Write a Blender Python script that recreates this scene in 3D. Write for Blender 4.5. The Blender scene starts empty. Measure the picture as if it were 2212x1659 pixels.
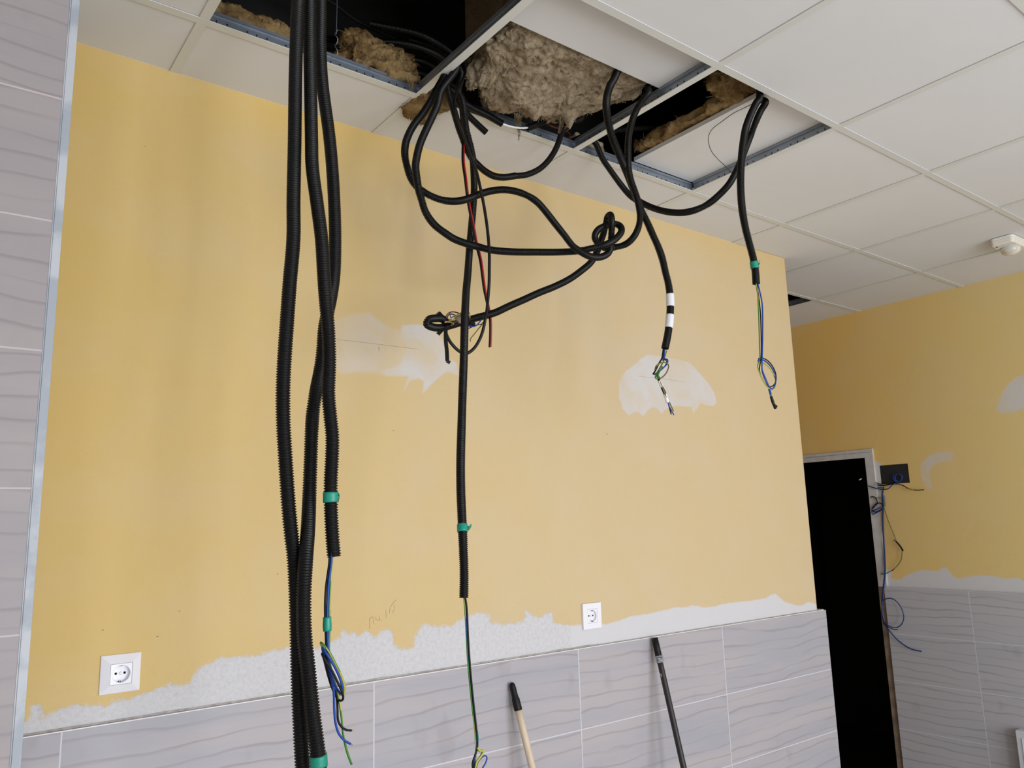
import bpy, math, random
import numpy as np
from mathutils import Vector, Matrix, noise as mnoise

random.seed(7); rng = np.random.default_rng(7)
SC = bpy.context.scene
COL = SC.collection
H = 2.90                       # height of the suspended ceiling above the floor

# ------------------------------------------------------------------ camera
IW, IH, FPX = 2212, 1659, 1685.07
RM = np.array([[0.79740951, -0.60279729, -0.02781188],     # right
               [0.08385576, 0.15633467, -0.98413804],      # down
               [0.59758371, 0.78242885, 0.17521078]])      # forward
CAM = np.array([-0.45976, -1.79847, H - 1.21872])
cd = bpy.data.cameras.new('camera'); cam = bpy.data.objects.new('camera', cd); COL.objects.link(cam)
cd.sensor_fit = 'HORIZONTAL'; cd.sensor_width = 36.0; cd.lens = FPX / IW * 36.0
cd.clip_start = 0.02; cd.clip_end = 60
M4 = Matrix.Identity(4)
for r in range(3):
    M4[r][0] = RM[0][r]; M4[r][1] = -RM[1][r]; M4[r][2] = -RM[2][r]; M4[r][3] = CAM[r]
cam.matrix_world = M4
SC.camera = cam

# ------------------------------------------------------------------ light and exposure
SC.view_settings.view_transform = 'Standard'
SC.view_settings.look = 'None'
SC.view_settings.exposure = 0.0
SC.view_settings.gamma = 1.0
SC.view_settings.use_curve_mapping = False
W = bpy.data.worlds.new('daylight'); SC.world = W; W.use_nodes = True
W.node_tree.nodes['Background'].inputs[0].default_value = (0.75, 0.87, 1.0, 1)
W.node_tree.nodes['Background'].inputs[1].default_value = 1.2
def area(name, loc, sx, sz, power, color, target):
    l = bpy.data.lights.new(name, 'AREA'); l.shape = 'RECTANGLE'; l.size = sx; l.size_y = sz
    l.energy = power; l.color = color
    o = bpy.data.objects.new(name, l); COL.objects.link(o); o.location = loc
    d = Vector(target) - Vector(loc)
    o.rotation_euler = d.to_track_quat('-Z', 'Y').to_euler()
    return o
# daylight entering by the glazed street door and the two shop windows opposite the yellow wall
area('door_daylight', (0.30, -4.93, 1.12), 1.0, 2.15, 74, (0.95, 0.97, 1.0), (0.30, 0, 1.12))
area('window_daylight', (2.15, -4.93, 1.50), 1.9, 1.9, 96, (0.88, 0.94, 1.0), (2.15, 0, 1.50))
area('window_daylight_left', (-1.75, -4.93, 1.50), 1.9, 1.9, 15, (0.88, 0.94, 1.0), (-1.75, 0, 1.50))

# ------------------------------------------------------------------ projection helpers (pixel of the photo <-> place in the room)
def ray(u, v): return RM.T @ np.array([(u - IW / 2) / FPX, (v - IH / 2) / FPX, 1.0])
def U(u, v, ax, val):
    d = ray(u, v); t = (val - CAM[ax]) / d[ax]; return CAM + t * d
def UY(u, v, y): return U(u, v, 1, y)
def proj(X):
    q = (np.asarray(X) - CAM) @ RM.T
    return np.stack([IW / 2 + FPX * q[..., 0] / q[..., 2], IH / 2 + FPX * q[..., 1] / q[..., 2]], -1)
D1, EX, XC = 0.2634, 4.0685, 2.797
ZW = H - 1.640

# ------------------------------------------------------------------ materials
def srgb(*c): 
    f = lambda x: (x / 255 / 12.92) if x / 255 <= 0.04045 else ((x / 255 + 0.055) / 1.055) ** 2.4
    return (f(c[0]), f(c[1]), f(c[2]), 1.0)
class NT:
    def __init__(s, name):
        s.m = bpy.data.materials.new(name); s.m.use_nodes = True; s.t = s.m.node_tree
        s.b = s.t.nodes['Principled BSDF']
        g = s.n('ShaderNodeNewGeometry'); s.pos = g.outputs['Position']
    def n(s, typ, **kw):
        nd = s.t.nodes.new(typ)
        for k, v in kw.items(): setattr(nd, k, v)
        return nd
    def link(s, a, b): s.t.links.new(a, b)
    def setin(s, sock, v):
        if hasattr(v, 'is_output'): s.link(v, sock)
        else: sock.default_value = v
    def math(s, op, a, b=0.0, c=None, clamp=False):
        nd = s.n('ShaderNodeMath', operation=op); nd.use_clamp = clamp
        s.setin(nd.inputs[0], a); s.setin(nd.inputs[1], b)
        if c is not None: s.setin(nd.inputs[2], c)
        return nd.outputs[0]
    def sep(s, v=None):
        nd = s.n('ShaderNodeSeparateXYZ'); s.link(v or s.pos, nd.inputs[0]); return nd.outputs
    def comb(s, x, y, z):
        nd = s.n('ShaderNodeCombineXYZ')
        for i, v in enumerate((x, y, z)): s.setin(nd.inputs[i], v)
        return nd.outputs[0]
    def noise(s, vec=None, scale=5, detail=4, rough=0.55, dist=0.0):
        nd = s.n('ShaderNodeTexNoise'); s.link(vec or s.pos, nd.inputs['Vector'])
        nd.inputs['Scale'].default_value = scale; nd.inputs['Detail'].default_value = detail
        nd.inputs['Roughness'].default_value = rough; nd.inputs['Distortion'].default_value = dist
        return nd.outputs['Fac']
    def ramp(s, v, a, b, lo=0.0, hi=1.0, smooth=True):
        nd = s.n('ShaderNodeMapRange'); nd.interpolation_type = 'SMOOTHSTEP' if smooth else 'LINEAR'
        s.setin(nd.inputs[0], v); s.setin(nd.inputs[1], a); s.setin(nd.inputs[2], b)
        nd.inputs[3].default_value = lo; nd.inputs[4].default_value = hi
        return nd.outputs[0]
    def mix(s, f, a, b):
        nd = s.n('ShaderNodeMix', data_type='RGBA'); s.setin(nd.inputs[0], f)
        s.setin(nd.inputs[6], a); s.setin(nd.inputs[7], b); return nd.outputs[2]
    def attr(s, name):
        nd = s.n('ShaderNodeAttribute', attribute_name=name); return nd.outputs['Fac']
    def bump(s, h, strength=0.3, dist=0.002):
        nd = s.n('ShaderNodeBump'); nd.inputs['Strength'].default_value = strength
        nd.inputs['Distance'].default_value = dist; s.link(h, nd.inputs['Height'])
        s.link(nd.outputs[0], s.b.inputs['Normal'])
    def out(s, color=None, rough=None, metal=None, spec=None):
        if color is not None: s.setin(s.b.inputs['Base Color'], color)
        if rough is not None: s.setin(s.b.inputs['Roughness'], rough)
        if metal is not None: s.setin(s.b.inputs['Metallic'], metal)
        if spec is not None: s.setin(s.b.inputs['Specular IOR Level'], spec)
        return s.m

def plain(name, col, rough=0.5, metal=0.0, spec=0.5, var=0.0, vscale=30, bump=0.0, bscale=200):
    t = NT(name)
    c = col
    if var > 0:
        f = t.noise(scale=vscale, detail=3)
        c = t.mix(t.ramp(f, .3, .7), tuple(x * (1 - var) for x in col[:3]) + (1,), tuple(min(1, x * (1 + var)) for x in col[:3]) + (1,))
    if bump > 0: t.bump(t.noise(scale=bscale, detail=2), bump, .001)
    return t.out(c, rough, metal, spec)

MAT = {}
MAT['black'] = plain('black_corrugated_plastic', srgb(8, 8, 9), .42, spec=.26, var=.15, vscale=6)
MAT['black2'] = plain('dusty_black_plastic', srgb(17, 15, 14), .6, spec=.22, var=.25, vscale=9)
MAT['hole'] = plain('dark_inside', srgb(8, 8, 8), .9)
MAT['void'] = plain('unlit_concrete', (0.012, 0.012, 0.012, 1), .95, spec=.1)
MAT['wblack'] = plain('black_wire', srgb(9, 9, 12), .45, spec=.28)
MAT['wblue'] = plain('blue_wire', srgb(14, 62, 150), .4, spec=.35)
MAT['wnavy'] = plain('dark_blue_wire', srgb(22, 50, 112), .4)
MAT['wgrey'] = plain('grey_wire', srgb(92, 92, 92), .4)
MAT['wwhite'] = plain('white_wire', srgb(240, 240, 240), .35)
MAT['wred'] = plain('red_wire', srgb(170, 30, 34), .35)
MAT['wbrown'] = plain('brown_wire', srgb(92, 44, 24), .35)
MAT['wolive'] = plain('olive_wire', srgb(112, 98, 44), .45)
MAT['copper'] = plain('bare_copper', srgb(190, 150, 120), .3, metal=1)
MAT['teal'] = plain('green_tape', srgb(18, 140, 118), .38, var=.12, vscale=60, bump=.3, bscale=90)
MAT['wtape'] = plain('white_tape', srgb(226, 226, 230), .5, bump=.4, bscale=150)
MAT['btape'] = plain('black_tape', srgb(9, 9, 9), .5, spec=.3, bump=.3, bscale=90)
MAT['tile'] = plain('white_ceiling_tile', srgb(222, 222, 224), .85, spec=.2, var=.015, vscale=3)
MAT['tee'] = plain('white_enamelled_steel', srgb(216, 217, 214), .45, spec=.4)
MAT['galv'] = plain('galvanised_steel', srgb(146, 154, 166), .36, metal=.6, var=.12, vscale=12)
MAT['alu'] = None
MAT['plastic'] = plain('white_socket_plastic', srgb(236, 234, 240), .18, spec=.55)
MAT['detector'] = plain('off_white_plastic', srgb(232, 228, 220), .35)
MAT['wood'] = None
MAT['rubber'] = plain('black_rubber', srgb(9, 9, 10), .5, spec=.3)
MAT['mortar'] = plain('grey_mortar', srgb(172, 166, 162), .9, var=.2, vscale=60, bump=.6, bscale=120)
MAT['white_edge'] = plain('white_tile_edge', srgb(226, 222, 224), .4)
MAT['pencil'] = plain('pencil_lead', srgb(150, 130, 104), .8)
MAT['darkroom'] = plain('dark_room_shade', (0.03, 0.028, 0.027, 1), .9, spec=.1)

# green-yellow earth wire: two colours running along the wire
def earth_mat(name, a, b):
    t = NT(name)
    uv = t.n('ShaderNodeUVMap'); x = t.sep(uv.outputs[0])
    f = t.ramp(x[0], .3, .7)
    return t.out(t.mix(f, a, b), .35)
MAT['wgreen'] = earth_mat('green_yellow_wire', srgb(50, 118, 34), srgb(172, 168, 66))

# brushed aluminium corner strip with splashes of filler
t = NT('aluminium_strip')
f = t.noise(scale=9, detail=5)
t.bump(t.noise(scale=60), .25, .001)
MAT['alu'] = t.out(t.mix(t.ramp(f, .45, .6), srgb(158, 164, 174), srgb(184, 187, 194)), .5, metal=0, spec=.4)

t = NT('pale_turned_wood')
p = t.sep(); st = t.noise(t.comb(t.math('MULTIPLY', p[0], 40), t.math('MULTIPLY', p[1], 40), t.math('MULTIPLY', p[2], 3)), scale=3)
MAT['wood'] = t.out(t.mix(st, srgb(196, 176, 152), srgb(222, 204, 180)), .5)
t = NT('dark_scuffed_pole')
f = t.noise(scale=26, detail=6)
MAT['pole'] = t.out(t.mix(t.ramp(f, .62, .72), srgb(32, 25, 27), srgb(150, 142, 142)), .45)

# painted plaster wall with areas of bare filler; the shape of the filler is an attribute of the wall mesh
def wall_mat(name, c0, c1, plaster, dirty):
    t = NT(name)
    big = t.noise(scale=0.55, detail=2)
    mid = t.noise(scale=3.2, detail=4)
    fine = t.noise(scale=90, detail=5, rough=.7)
    fine2 = t.noise(scale=26, detail=6, rough=.65)
    fade = t.attr('fade')  # the light's colour shift across the wall, mixed into the paint
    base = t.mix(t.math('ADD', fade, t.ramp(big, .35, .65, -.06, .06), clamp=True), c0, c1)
    base = t.mix(t.ramp(mid, .35, .75, 0, .10), base, plaster)
    m = t.attr('filler'); r = t.attr('ragged')
    # edge of the filler: crisp and crumbly where 'ragged', soft brushed elsewhere
    nz = t.math('SUBTRACT', t.math('ADD', t.math('MULTIPLY', fine2, .7), t.math('MULTIPLY', fine, .5)), .6)
    mm = t.math('ADD', m, t.math('MULTIPLY', nz, t.math('ADD', t.math('MULTIPLY', r, .9), .22)))
    mask = t.ramp(mm, .36, .64)
    k = t.attr('cover')
    patchy = t.ramp(t.noise(scale=9, detail=4, rough=.6, dist=.6), .3, .7, .55, 1.25)
    k = t.mix(t.ramp(k, .7, .9), t.math('MULTIPLY', k, patchy), k)
    maskc = t.math('MULTIPLY', mask, k)
    bare = t.mix(t.ramp(t.noise(scale=95, detail=6, rough=.75), .38, .78, 0, 1), plaster, dirty)
    bare = t.mix(t.ramp(r, 0, 1), plaster, bare)
    col = t.mix(maskc, base, bare)
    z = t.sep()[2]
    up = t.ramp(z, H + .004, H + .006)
    col = t.mix(up, col, (0.02, 0.019, 0.018, 1))  # near-black above the ceiling: the void's shade put into the colour
    h = t.math('ADD', t.math('MULTIPLY', fine, .3), t.math('MULTIPLY', fine2, .6))
    h = t.math('ADD', h, t.math('MULTIPLY', t.noise(scale=320, detail=2), t.math('MULTIPLY', r, .5)))
    h = t.math('SUBTRACT', h, t.math('MULTIPLY', mask, t.math('MULTIPLY', r, .9)))
    t.bump(h, .42, .004)
    return t.out(col, .78, spec=.25)
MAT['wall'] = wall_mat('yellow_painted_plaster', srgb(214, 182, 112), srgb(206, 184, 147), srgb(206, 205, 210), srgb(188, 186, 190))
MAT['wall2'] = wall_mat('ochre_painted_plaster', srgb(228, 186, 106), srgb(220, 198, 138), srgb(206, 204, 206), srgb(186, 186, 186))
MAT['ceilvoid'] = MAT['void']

# wood-look wall tile with horizontal veins and light grout; horizontal axis h (0 = x, 1 = y), first joint h0, top z0
def tile_mat(name, ax, h0, z0, ca, cb, vein, wide=.757, tall=.2555, grout=None):
    t = NT(name)
    p = t.sep(); hh = p[ax]; z = p[2]
    u = t.math('DIVIDE', t.math('SUBTRACT', hh, h0), wide); w = t.math('DIVIDE', t.math('SUBTRACT', z0, z), tall)
    iu = t.math('FLOOR', u); iw = t.math('FLOOR', w)
    fu = t.math('SUBTRACT', u, iu); fw = t.math('SUBTRACT', w, iw)
    du = t.math('MULTIPLY', t.math('MINIMUM', fu, t.math('SUBTRACT', 1.0, fu)), wide)
    dw = t.math('MULTIPLY', t.math('MINIMUM', fw, t.math('SUBTRACT', 1.0, fw)), tall)
    off = t.math('ADD', t.math('MULTIPLY', iu, 3.71), t.math('MULTIPLY', iw, 7.13))
    # veins: wavy lines about 4 cm apart
    wob = t.noise(t.comb(t.math('ADD', t.math('MULTIPLY', hh, 1.7), off), t.math('MULTIPLY', z, 4.0), off), scale=1.0, detail=3)
    zz = t.math('ADD', t.math('MULTIPLY', z, 24.0), t.math('ADD', t.math('MULTIPLY', wob, 2.6), off))
    fr = t.math('FRACT', zz)
    gate = t.noise(t.comb(t.math('ADD', t.math('MULTIPLY', hh, 1.6), off), t.math('FLOOR', zz), off), scale=1.7, detail=2)
    line = t.math('MULTIPLY', t.ramp(fr, .74, .93), t.ramp(fr, 1.0, .93))
    line = t.math('MULTIPLY', line, t.ramp(gate, .30, .62, .15, 1))
    band = t.noise(t.comb(t.math('ADD', t.math('MULTIPLY', hh, 1.0), off), t.math('MULTIPLY', z, 9.0), off), scale=1.3, detail=4)
    col = t.mix(t.ramp(band, .3, .7), ca, cb)
    blot = t.noise(t.comb(t.math('MULTIPLY', hh, 9), off, t.math('MULTIPLY', z, 6)), scale=1.0, detail=2)
    col = t.mix(t.ramp(blot, .62, .75, 0, .25), col, vein)
    col = t.mix(t.math('MULTIPLY', line, .52), col, vein)
    g = t.math('MAXIMUM', t.ramp(du, .0012, .0022, 1, 0), t.ramp(dw, .0012, .0022, 1, 0))
    col = t.mix(g, col, grout or srgb(204, 203, 210))
    t.bump(t.math('SUBTRACT', t.math('MULTIPLY', t.noise(scale=120), .15), g), .35, .001)
    return t.out(col, .46, spec=.35)
MAT['wt_back'] = tile_mat('grey_wood_look_tile', 0, -.161, ZW, srgb(165, 163, 171), srgb(178, 171, 174), srgb(140, 131, 134))
MAT['wt_right'] = tile_mat('grey_wood_look_tile_right', 1, .153, H - 1.6433, srgb(178, 176, 182), srgb(184, 180, 184), srgb(132, 125, 128))
MAT['wt_left'] = tile_mat('grey_wood_look_tile_pillar', 0, -1.2, H - .363, srgb(152, 145, 148), srgb(160, 152, 153), srgb(128, 118, 119), tall=.2565, grout=srgb(190, 178, 180))

t = NT('pale_floor_tile')
p = t.sep(); br = t.n('ShaderNodeTexBrick'); br.offset = 0
t.link(t.pos, br.inputs['Vector']); br.inputs['Scale'].default_value = 1.0
br.inputs['Brick Width'].default_value = .6; br.inputs['Row Height'].default_value = .6; br.inputs['Mortar Size'].default_value = .004
br.inputs['Color1'].default_value = srgb(186, 180, 172); br.inputs['Color2'].default_value = srgb(192, 186, 178); br.inputs['Mortar'].default_value = srgb(120, 116, 110)
MAT['floor'] = t.out(br.outputs[0], .5)

def wool_mat(name, a, b, c):
    t = NT(name)
    f1 = t.noise(scale=11, detail=5, rough=.65, dist=.8); f2 = t.noise(scale=55, detail=6, rough=.75, dist=1.2); f3 = t.noise(scale=5, detail=2)
    col = t.mix(t.ramp(f1, .35, .68), a, b); col = t.mix(t.ramp(f2, .5, .75, 0, .7), col, c)
    col = t.mix(t.ramp(f3, .55, .7, 0, .45), col, tuple(x * .62 for x in a[:3]) + (1,))
    t.bump(f2, .9, .008)
    return t.out(col, .95, spec=.08)
MAT['wool'] = wool_mat('mineral_wool', srgb(146, 128, 104), srgb(178, 162, 136), srgb(200, 188, 166))
MAT['wool_brown'] = wool_mat('brown_mineral_wool', srgb(120, 92, 58), srgb(176, 148, 104), srgb(196, 172, 130))
MAT['kraft'] = wool_mat('dusty_kraft_face', srgb(92, 76, 58), srgb(108, 92, 72), srgb(124, 108, 88))
gl = NT('clear_plastic_dome'); gl.b.inputs['Transmission Weight'].default_value = .35; gl.out(srgb(226, 224, 220), .16); MAT['dome'] = gl.m

# ------------------------------------------------------------------ mesh helpers
class MB:
    def __init__(s): s.v = []; s.f = []; s.mi = []; s.uv = None
    def box(s, x0, x1, y0, y1, z0, z1, mi=0):
        b = len(s.v)
        s.v += [(x0, y0, z0), (x1, y0, z0), (x1, y1, z0), (x0, y1, z0), (x0, y0, z1), (x1, y0, z1), (x1, y1, z1), (x0, y1, z1)]
        s.f += [(b, b + 3, b + 2, b + 1), (b + 4, b + 5, b + 6, b + 7), (b, b + 1, b + 5, b + 4), (b + 1, b + 2, b + 6, b + 5), (b + 2, b + 3, b + 7, b + 6), (b + 3, b, b + 4, b + 7)]
        s.mi += [mi] * 6
    def quad(s, a, b, c, d, mi=0):
        n = len(s.v); s.v += [tuple(a), tuple(b), tuple(c), tuple(d)]; s.f.append((n, n + 1, n + 2, n + 3)); s.mi.append(mi)
    def rings(s, rings, cap0=False, cap1=False, mi=0):
        rings = np.asarray(rings, float); n, k = rings.shape[:2]; b = len(s.v)
        s.v += [tuple(x) for x in rings.reshape(-1, 3).tolist()]
        for i in range(n - 1):
            for j in range(k):
                s.f.append((b + i * k + j, b + i * k + (j + 1) % k, b + (i + 1) * k + (j + 1) % k, b + (i + 1) * k + j))
        s.mi += [mi] * ((n - 1) * k)
        if cap0: s.f.append(tuple(b + j for j in range(k - 1, -1, -1))); s.mi.append(mi)
        if cap1: s.f.append(tuple(b + (n - 1) * k + j for j in range(k))); s.mi.append(mi)
    def build(s, name, mats, parent=None, smooth=False, bevel=0, uvrings=0):
        me = bpy.data.meshes.new(name); me.from_pydata(s.v, [], s.f)
        for m in (mats if isinstance(mats, (list, tuple)) else [mats]): me.materials.append(m)
        me.polygons.foreach_set('material_index', s.mi)
        me.polygons.foreach_set('use_smooth', [smooth] * len(s.f))
        if uvrings:
            uv = me.uv_layers.new(name='UVMap'); li = np.empty(len(me.loops), int); me.loops.foreach_get('vertex_index', li)
            arr = np.zeros((len(li), 2)); arr[:, 0] = (((li % uvrings) + (li // uvrings) // 16) % uvrings < 3).astype(float); uv.data.foreach_set('uv', arr.ravel())
        me.update()
        o = bpy.data.objects.new(name, me); COL.objects.link(o)
        if parent is not None: o.parent = parent
        if bevel:
            md = o.modifiers.new('bevel', 'BEVEL'); md.width = bevel; md.segments = 2; md.limit_method = 'ANGLE'
        return o
def tag(o, label=None, cat=None, group=None, kind=None):
    if label: o['label'] = label
    if cat: o['category'] = cat
    if group: o['group'] = group
    if kind: o['kind'] = kind
    return o
def empty(name, loc, label, cat, group=None):
    o = bpy.data.objects.new(name, None); COL.objects.link(o); o.location = loc; o.empty_display_size = .05
    return tag(o, label, cat, group)
def adopt(parent, *kids):
    bpy.context.view_layer.update()
    for k in kids:
        k.parent = parent; k.matrix_parent_inverse = parent.matrix_world.inverted()

def spline(P, step=.002):
    P = np.asarray(P, float)
    if len(P) == 2: P = np.array([P[0], (P[0] + P[1]) / 2, P[1]])
    Q = np.vstack([2 * P[0] - P[1], P, 2 * P[-1] - P[-2]])
    out = []
    for i in range(1, len(Q) - 2):
        p0, p1, p2, p3 = Q[i - 1:i + 3]
        d = lambda a, b: max(1e-6, np.linalg.norm(a - b)) ** .5
        t0 = 0; t1 = t0 + d(p0, p1); t2 = t1 + d(p1, p2); t3 = t2 + d(p2, p3)
        t = np.linspace(t1, t2, 16, endpoint=False)[:, None]
        A1 = (t1 - t) / (t1 - t0) * p0 + (t - t0) / (t1 - t0) * p1; A2 = (t2 - t) / (t2 - t1) * p1 + (t - t1) / (t2 - t1) * p2
        A3 = (t3 - t) / (t3 - t2) * p2 + (t - t2) / (t3 - t2) * p3
        B1 = (t2 - t) / (t2 - t0) * A1 + (t - t0) / (t2 - t0) * A2; B2 = (t3 - t) / (t3 - t1) * A2 + (t - t1) / (t3 - t1) * A3
        out.append((t2 - t) / (t2 - t1) * B1 + (t - t1) / (t2 - t1) * B2)
    C = np.vstack(out + [P[-1:]])
    for _ in range(6): C[1:-1] = .25 * C[:-2] + .5 * C[1:-1] + .25 * C[2:]
    s = np.concatenate([[0], np.cumsum(np.linalg.norm(np.diff(C, axis=0), axis=1))])
    n = max(3, int(s[-1] / step) + 1); ss = np.linspace(0, s[-1], n)
    return np.stack([np.interp(ss, s, C[:, k]) for k in range(3)], 1), ss
def frames(C):
    T = np.gradient(C, axis=0); T /= np.linalg.norm(T, axis=1)[:, None] + 1e-12
    n = np.cross(T[0], [0.3, 1, 0.2]); n /= np.linalg.norm(n)
    N = [n]
    for i in range(1, len(C)):
        n = N[-1] - T[i] * (N[-1] @ T[i]); n /= np.linalg.norm(n) + 1e-12; N.append(n)
    N = np.array(N); return T, N, np.cross(T, N)
def sweep(C, R, k=12):
    T, N, B = frames(C); a = np.arange(k) * 2 * math.pi / k
    R = np.broadcast_to(R, (len(C),))
    return C[:, None, :] + R[:, None, None] * (np.cos(a)[None, :, None] * N[:, None, :] + np.sin(a)[None, :, None] * B[:, None, :])

def pix(pts, y=None):
    """control points given as (u, v, y) read off the photograph at room depth y, or as ('w', x, y, z)"""
    out = []
    for p in pts:
        if p[0] == 'w': out.append(np.array(p[1:], float))
        else: out.append(UY(p[0], p[1], p[2] if len(p) > 2 else y))
    return out
def rope(name, P, r, mat, parent=None, k=8, step=.004, closed=True, uv=False):
    C, s = spline(P, step); m = MB(); m.rings(sweep(C, r, k), closed, closed)
    o = m.build(name, mat, parent, True, uvrings=k if uv else 0)
    return o

ROOTS = []
def conduit(P, dia, label, mat='black', pitch=.0040, name='corrugated_conduit', open_end=True, open_start=False, group='black corrugated conduits hanging from the ceiling'):
    """a corrugated hose: root Empty at its first point, a mesh child 'hose'"""
    R = dia / 2
    C, s = spline(P, pitch / 4)
    prof = np.array([1.0, 1.0, .82, .82])[np.arange(len(s)) % 4] * R
    rr = sweep(C, prof, 16)
    m = MB()
    T, N, B = frames(C)
    a = np.arange(16) * 2 * math.pi / 16
    ring = lambda i, rad, sh=0: C[i] + T[i] * sh + rad * (np.cos(a)[:, None] * N[i] + np.sin(a)[:, None] * B[i])
    allr = list(rr)
    if open_end: allr = allr + [ring(-1, R * .8), ring(-1, R * .78, -.03)]
    if open_start: allr = [ring(0, R * .78, .03), ring(0, R * .8)] + allr
    m.rings(np.array(allr), True, True)
    root = empty(name, tuple(P[0]), label, 'conduit', group)
    h = m.build('hose', MAT[mat], None, True); adopt(root, h)
    root_info = dict(root=root, C=C, s=s, R=R, px=proj(C))
    return root_info
def sleeve(info, v0, v1, mat, name='tape_band', extra=.0012, label=None, sel=None):
    px = info['px']; idx = np.where((px[:, 1] >= v0) & (px[:, 1] <= v1))[0]
    if sel is not None: idx = idx[sel(px[idx])]
    i0, i1 = idx.min(), idx.max()
    C = info['C'][i0:i1:3]
    if len(C) < 3: C = info['C'][i0:i1 + 1]
    R = np.full(len(C), info['R'] + extra); R += np.array([mnoise.noise(Vector(c) * 60) * .0005 for c in C]); 
    m = MB(); rr = sweep(C, R, 20); m.rings(rr, True, True)
    o = m.build(name, MAT[mat], None, True); adopt(info['root'], o); info['last'] = o
    if label: o['label'] = label
    return o
def flag(info, pts, mat, w=.010, name='tape_end'):
    """a loose curled end of tape"""
    C, s = spline(pix(pts), .002); m = MB(); T, N, B = frames(C)
    up = np.array([0, 0, 1.0])
    for i in range(len(C) - 1):
        wa = w * (1 - .45 * i / len(C)); wb = w * (1 - .45 * (i + 1) / len(C))
        m.quad(C[i] - up * wa / 2, C[i + 1] - up * wb / 2, C[i + 1] + up * wb / 2, C[i] + up * wa / 2)
    o = m.build(name, MAT[mat], None, True)
    md = o.modifiers.new('thick', 'SOLIDIFY'); md.thickness = .0006
    adopt(info.get('last', info['root']), o); return o
def wire(info, pts, mat, y=None, r=.0016, label=None, name='wire', dy=0):
    P = pix([(p[0], p[1], (p[2] if len(p) > 2 else y) + dy) if p[0] != 'w' else p for p in pts])
    o = rope(name, P, r, MAT[mat], None, 8, .003, uv=(mat == 'wgreen')); adopt(info['root'], o)
    if label: o['label'] = label
    return o

# ------------------------------------------------------------------ walls
def inside(poly, X, Z):
    poly = np.asarray(poly); n = len(poly); c = np.zeros(X.shape, bool); d = np.full(X.shape, 1e9)
    for i in range(n):
        x0, z0 = poly[i]; x1, z1 = poly[(i + 1) % n]
        cond = ((z0 > Z) != (z1 > Z)) & (X < (x1 - x0) * (Z - z0) / ((z1 - z0) + 1e-12) + x0); c ^= cond
        L = (x1 - x0) ** 2 + (z1 - z0) ** 2 + 1e-12
        tt = np.clip(((X - x0) * (x1 - x0) + (Z - z0) * (z1 - z0)) / L, 0, 1)
        d = np.minimum(d, np.hypot(X - x0 - tt * (x1 - x0), Z - z0 - tt * (z1 - z0)))
    return np.where(c, d, -d)          # signed distance, positive inside
def masked_panel(hs, zs, place, patches, light_tintf):
    """grid panel; patches = list of (polygon, softness, cover, ragged)"""
    Hh, Zz = np.meshgrid(hs, zs); filler = np.zeros(Hh.shape); cover = np.zeros(Hh.shape); rag = np.zeros(Hh.shape)
    for poly, soft, cov, rg in patches:
        sd = inside(poly, Hh, Zz); a = np.clip(sd / soft * .5 + .5, 0, 1)
        up = a > filler
        wgt = np.clip(sd / soft + 1.5, 0, 1)
        cover = np.where(wgt > 0, np.maximum(cover, cov * (wgt > 0)), cover); rag = np.where(wgt > 0, np.maximum(rag * 0 + rg, rg * 0 + rg), rag)
        filler = np.maximum(filler, a)
    return Hh, Zz, filler, cover, rag, light_tintf(Hh, Zz)
def grid_mesh(name, Hh, Zz, place, attrs, mat, hole=None, extra=None):
    nz, nh = Hh.shape; V = place(Hh.ravel(), Zz.ravel())
    F = []
    for i in range(nz - 1):
        for j in range(nh - 1):
            if hole is not None and hole((Hh[i, j] + Hh[i, j + 1]) / 2, (Zz[i, j] + Zz[i + 1, j]) / 2): continue
            a = i * nh + j; F.append((a, a + 1, a + nh + 1, a + nh))
    V = [tuple(v) for v in V]; nv = len(V)
    if extra is not None:
        b = len(V); V += extra.v; F += [tuple(b + q for q in f) for f in extra.f]
    me = bpy.data.meshes.new(name); me.from_pydata(V, [], F); me.materials.append(mat)
    for k, a in attrs.items():
        at = me.attributes.new(k, 'FLOAT', 'POINT'); arr = np.zeros(len(V)); arr[:nv] = a.ravel(); arr[nv:] = a.mean() if k == 'fade' else 0; at.data.foreach_set('value', arr)
    me.update(); o = bpy.data.objects.new(name, me); COL.objects.link(o); return o

def wp(pts): return [(UY(u, v, D1)[0], UY(u, v, D1)[2]) for u, v in pts]
band_px = [(60,1555),(66,1530),(74,1524),(88,1522),(92,1540),(98,1546),(108,1538),(120,1535),(140,1528),(170,1524),(200,1520),(228,1525),(235,1517),(285,1508),(320,1494),(370,1480),(415,1475),(422,1455),(438,1440),(465,1425),(500,1420),(560,1412),(600,1403),(625,1400),(690,1398),(720,1386),(735,1376),(742,1362),(752,1370),(765,1362),(775,1372),(790,1360),(800,1370),(815,1372),(822,1364),(838,1358),(845,1366),(848,1386),(858,1398),(872,1402),(893,1400),(898,1380),(902,1362),(915,1352),(935,1354),(955,1350),(975,1352),(985,1342),(1000,1338),(1015,1328),(1030,1325),(1050,1328),(1058,1334),(1060,1345),(1080,1349),(1100,1346),(1130,1344),(1136,1322),(1150,1330),(1165,1334),(1180,1326),(1190,1325),(1196,1345),(1225,1352),(1250,1350),(1310,1348),(1340,1340),(1360,1332),(1400,1326),(1420,1322),(1460,1312),(1485,1312),(1495,1308),(1520,1312),(1545,1310),(1560,1305),(1600,1300),(1640,1295),(1655,1292),(1665,1285),(1674,1282),(1684,1290),(1694,1300),(1720,1308),(1735,1307),(1745,1300),(1760,1304),(1772,1314)]
band = [(-.5, H - 1.60)] + wp(band_px) + [(3.0, H - 1.62), (3.0, H - 1.9), (-.5, H - 1.9)]
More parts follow.
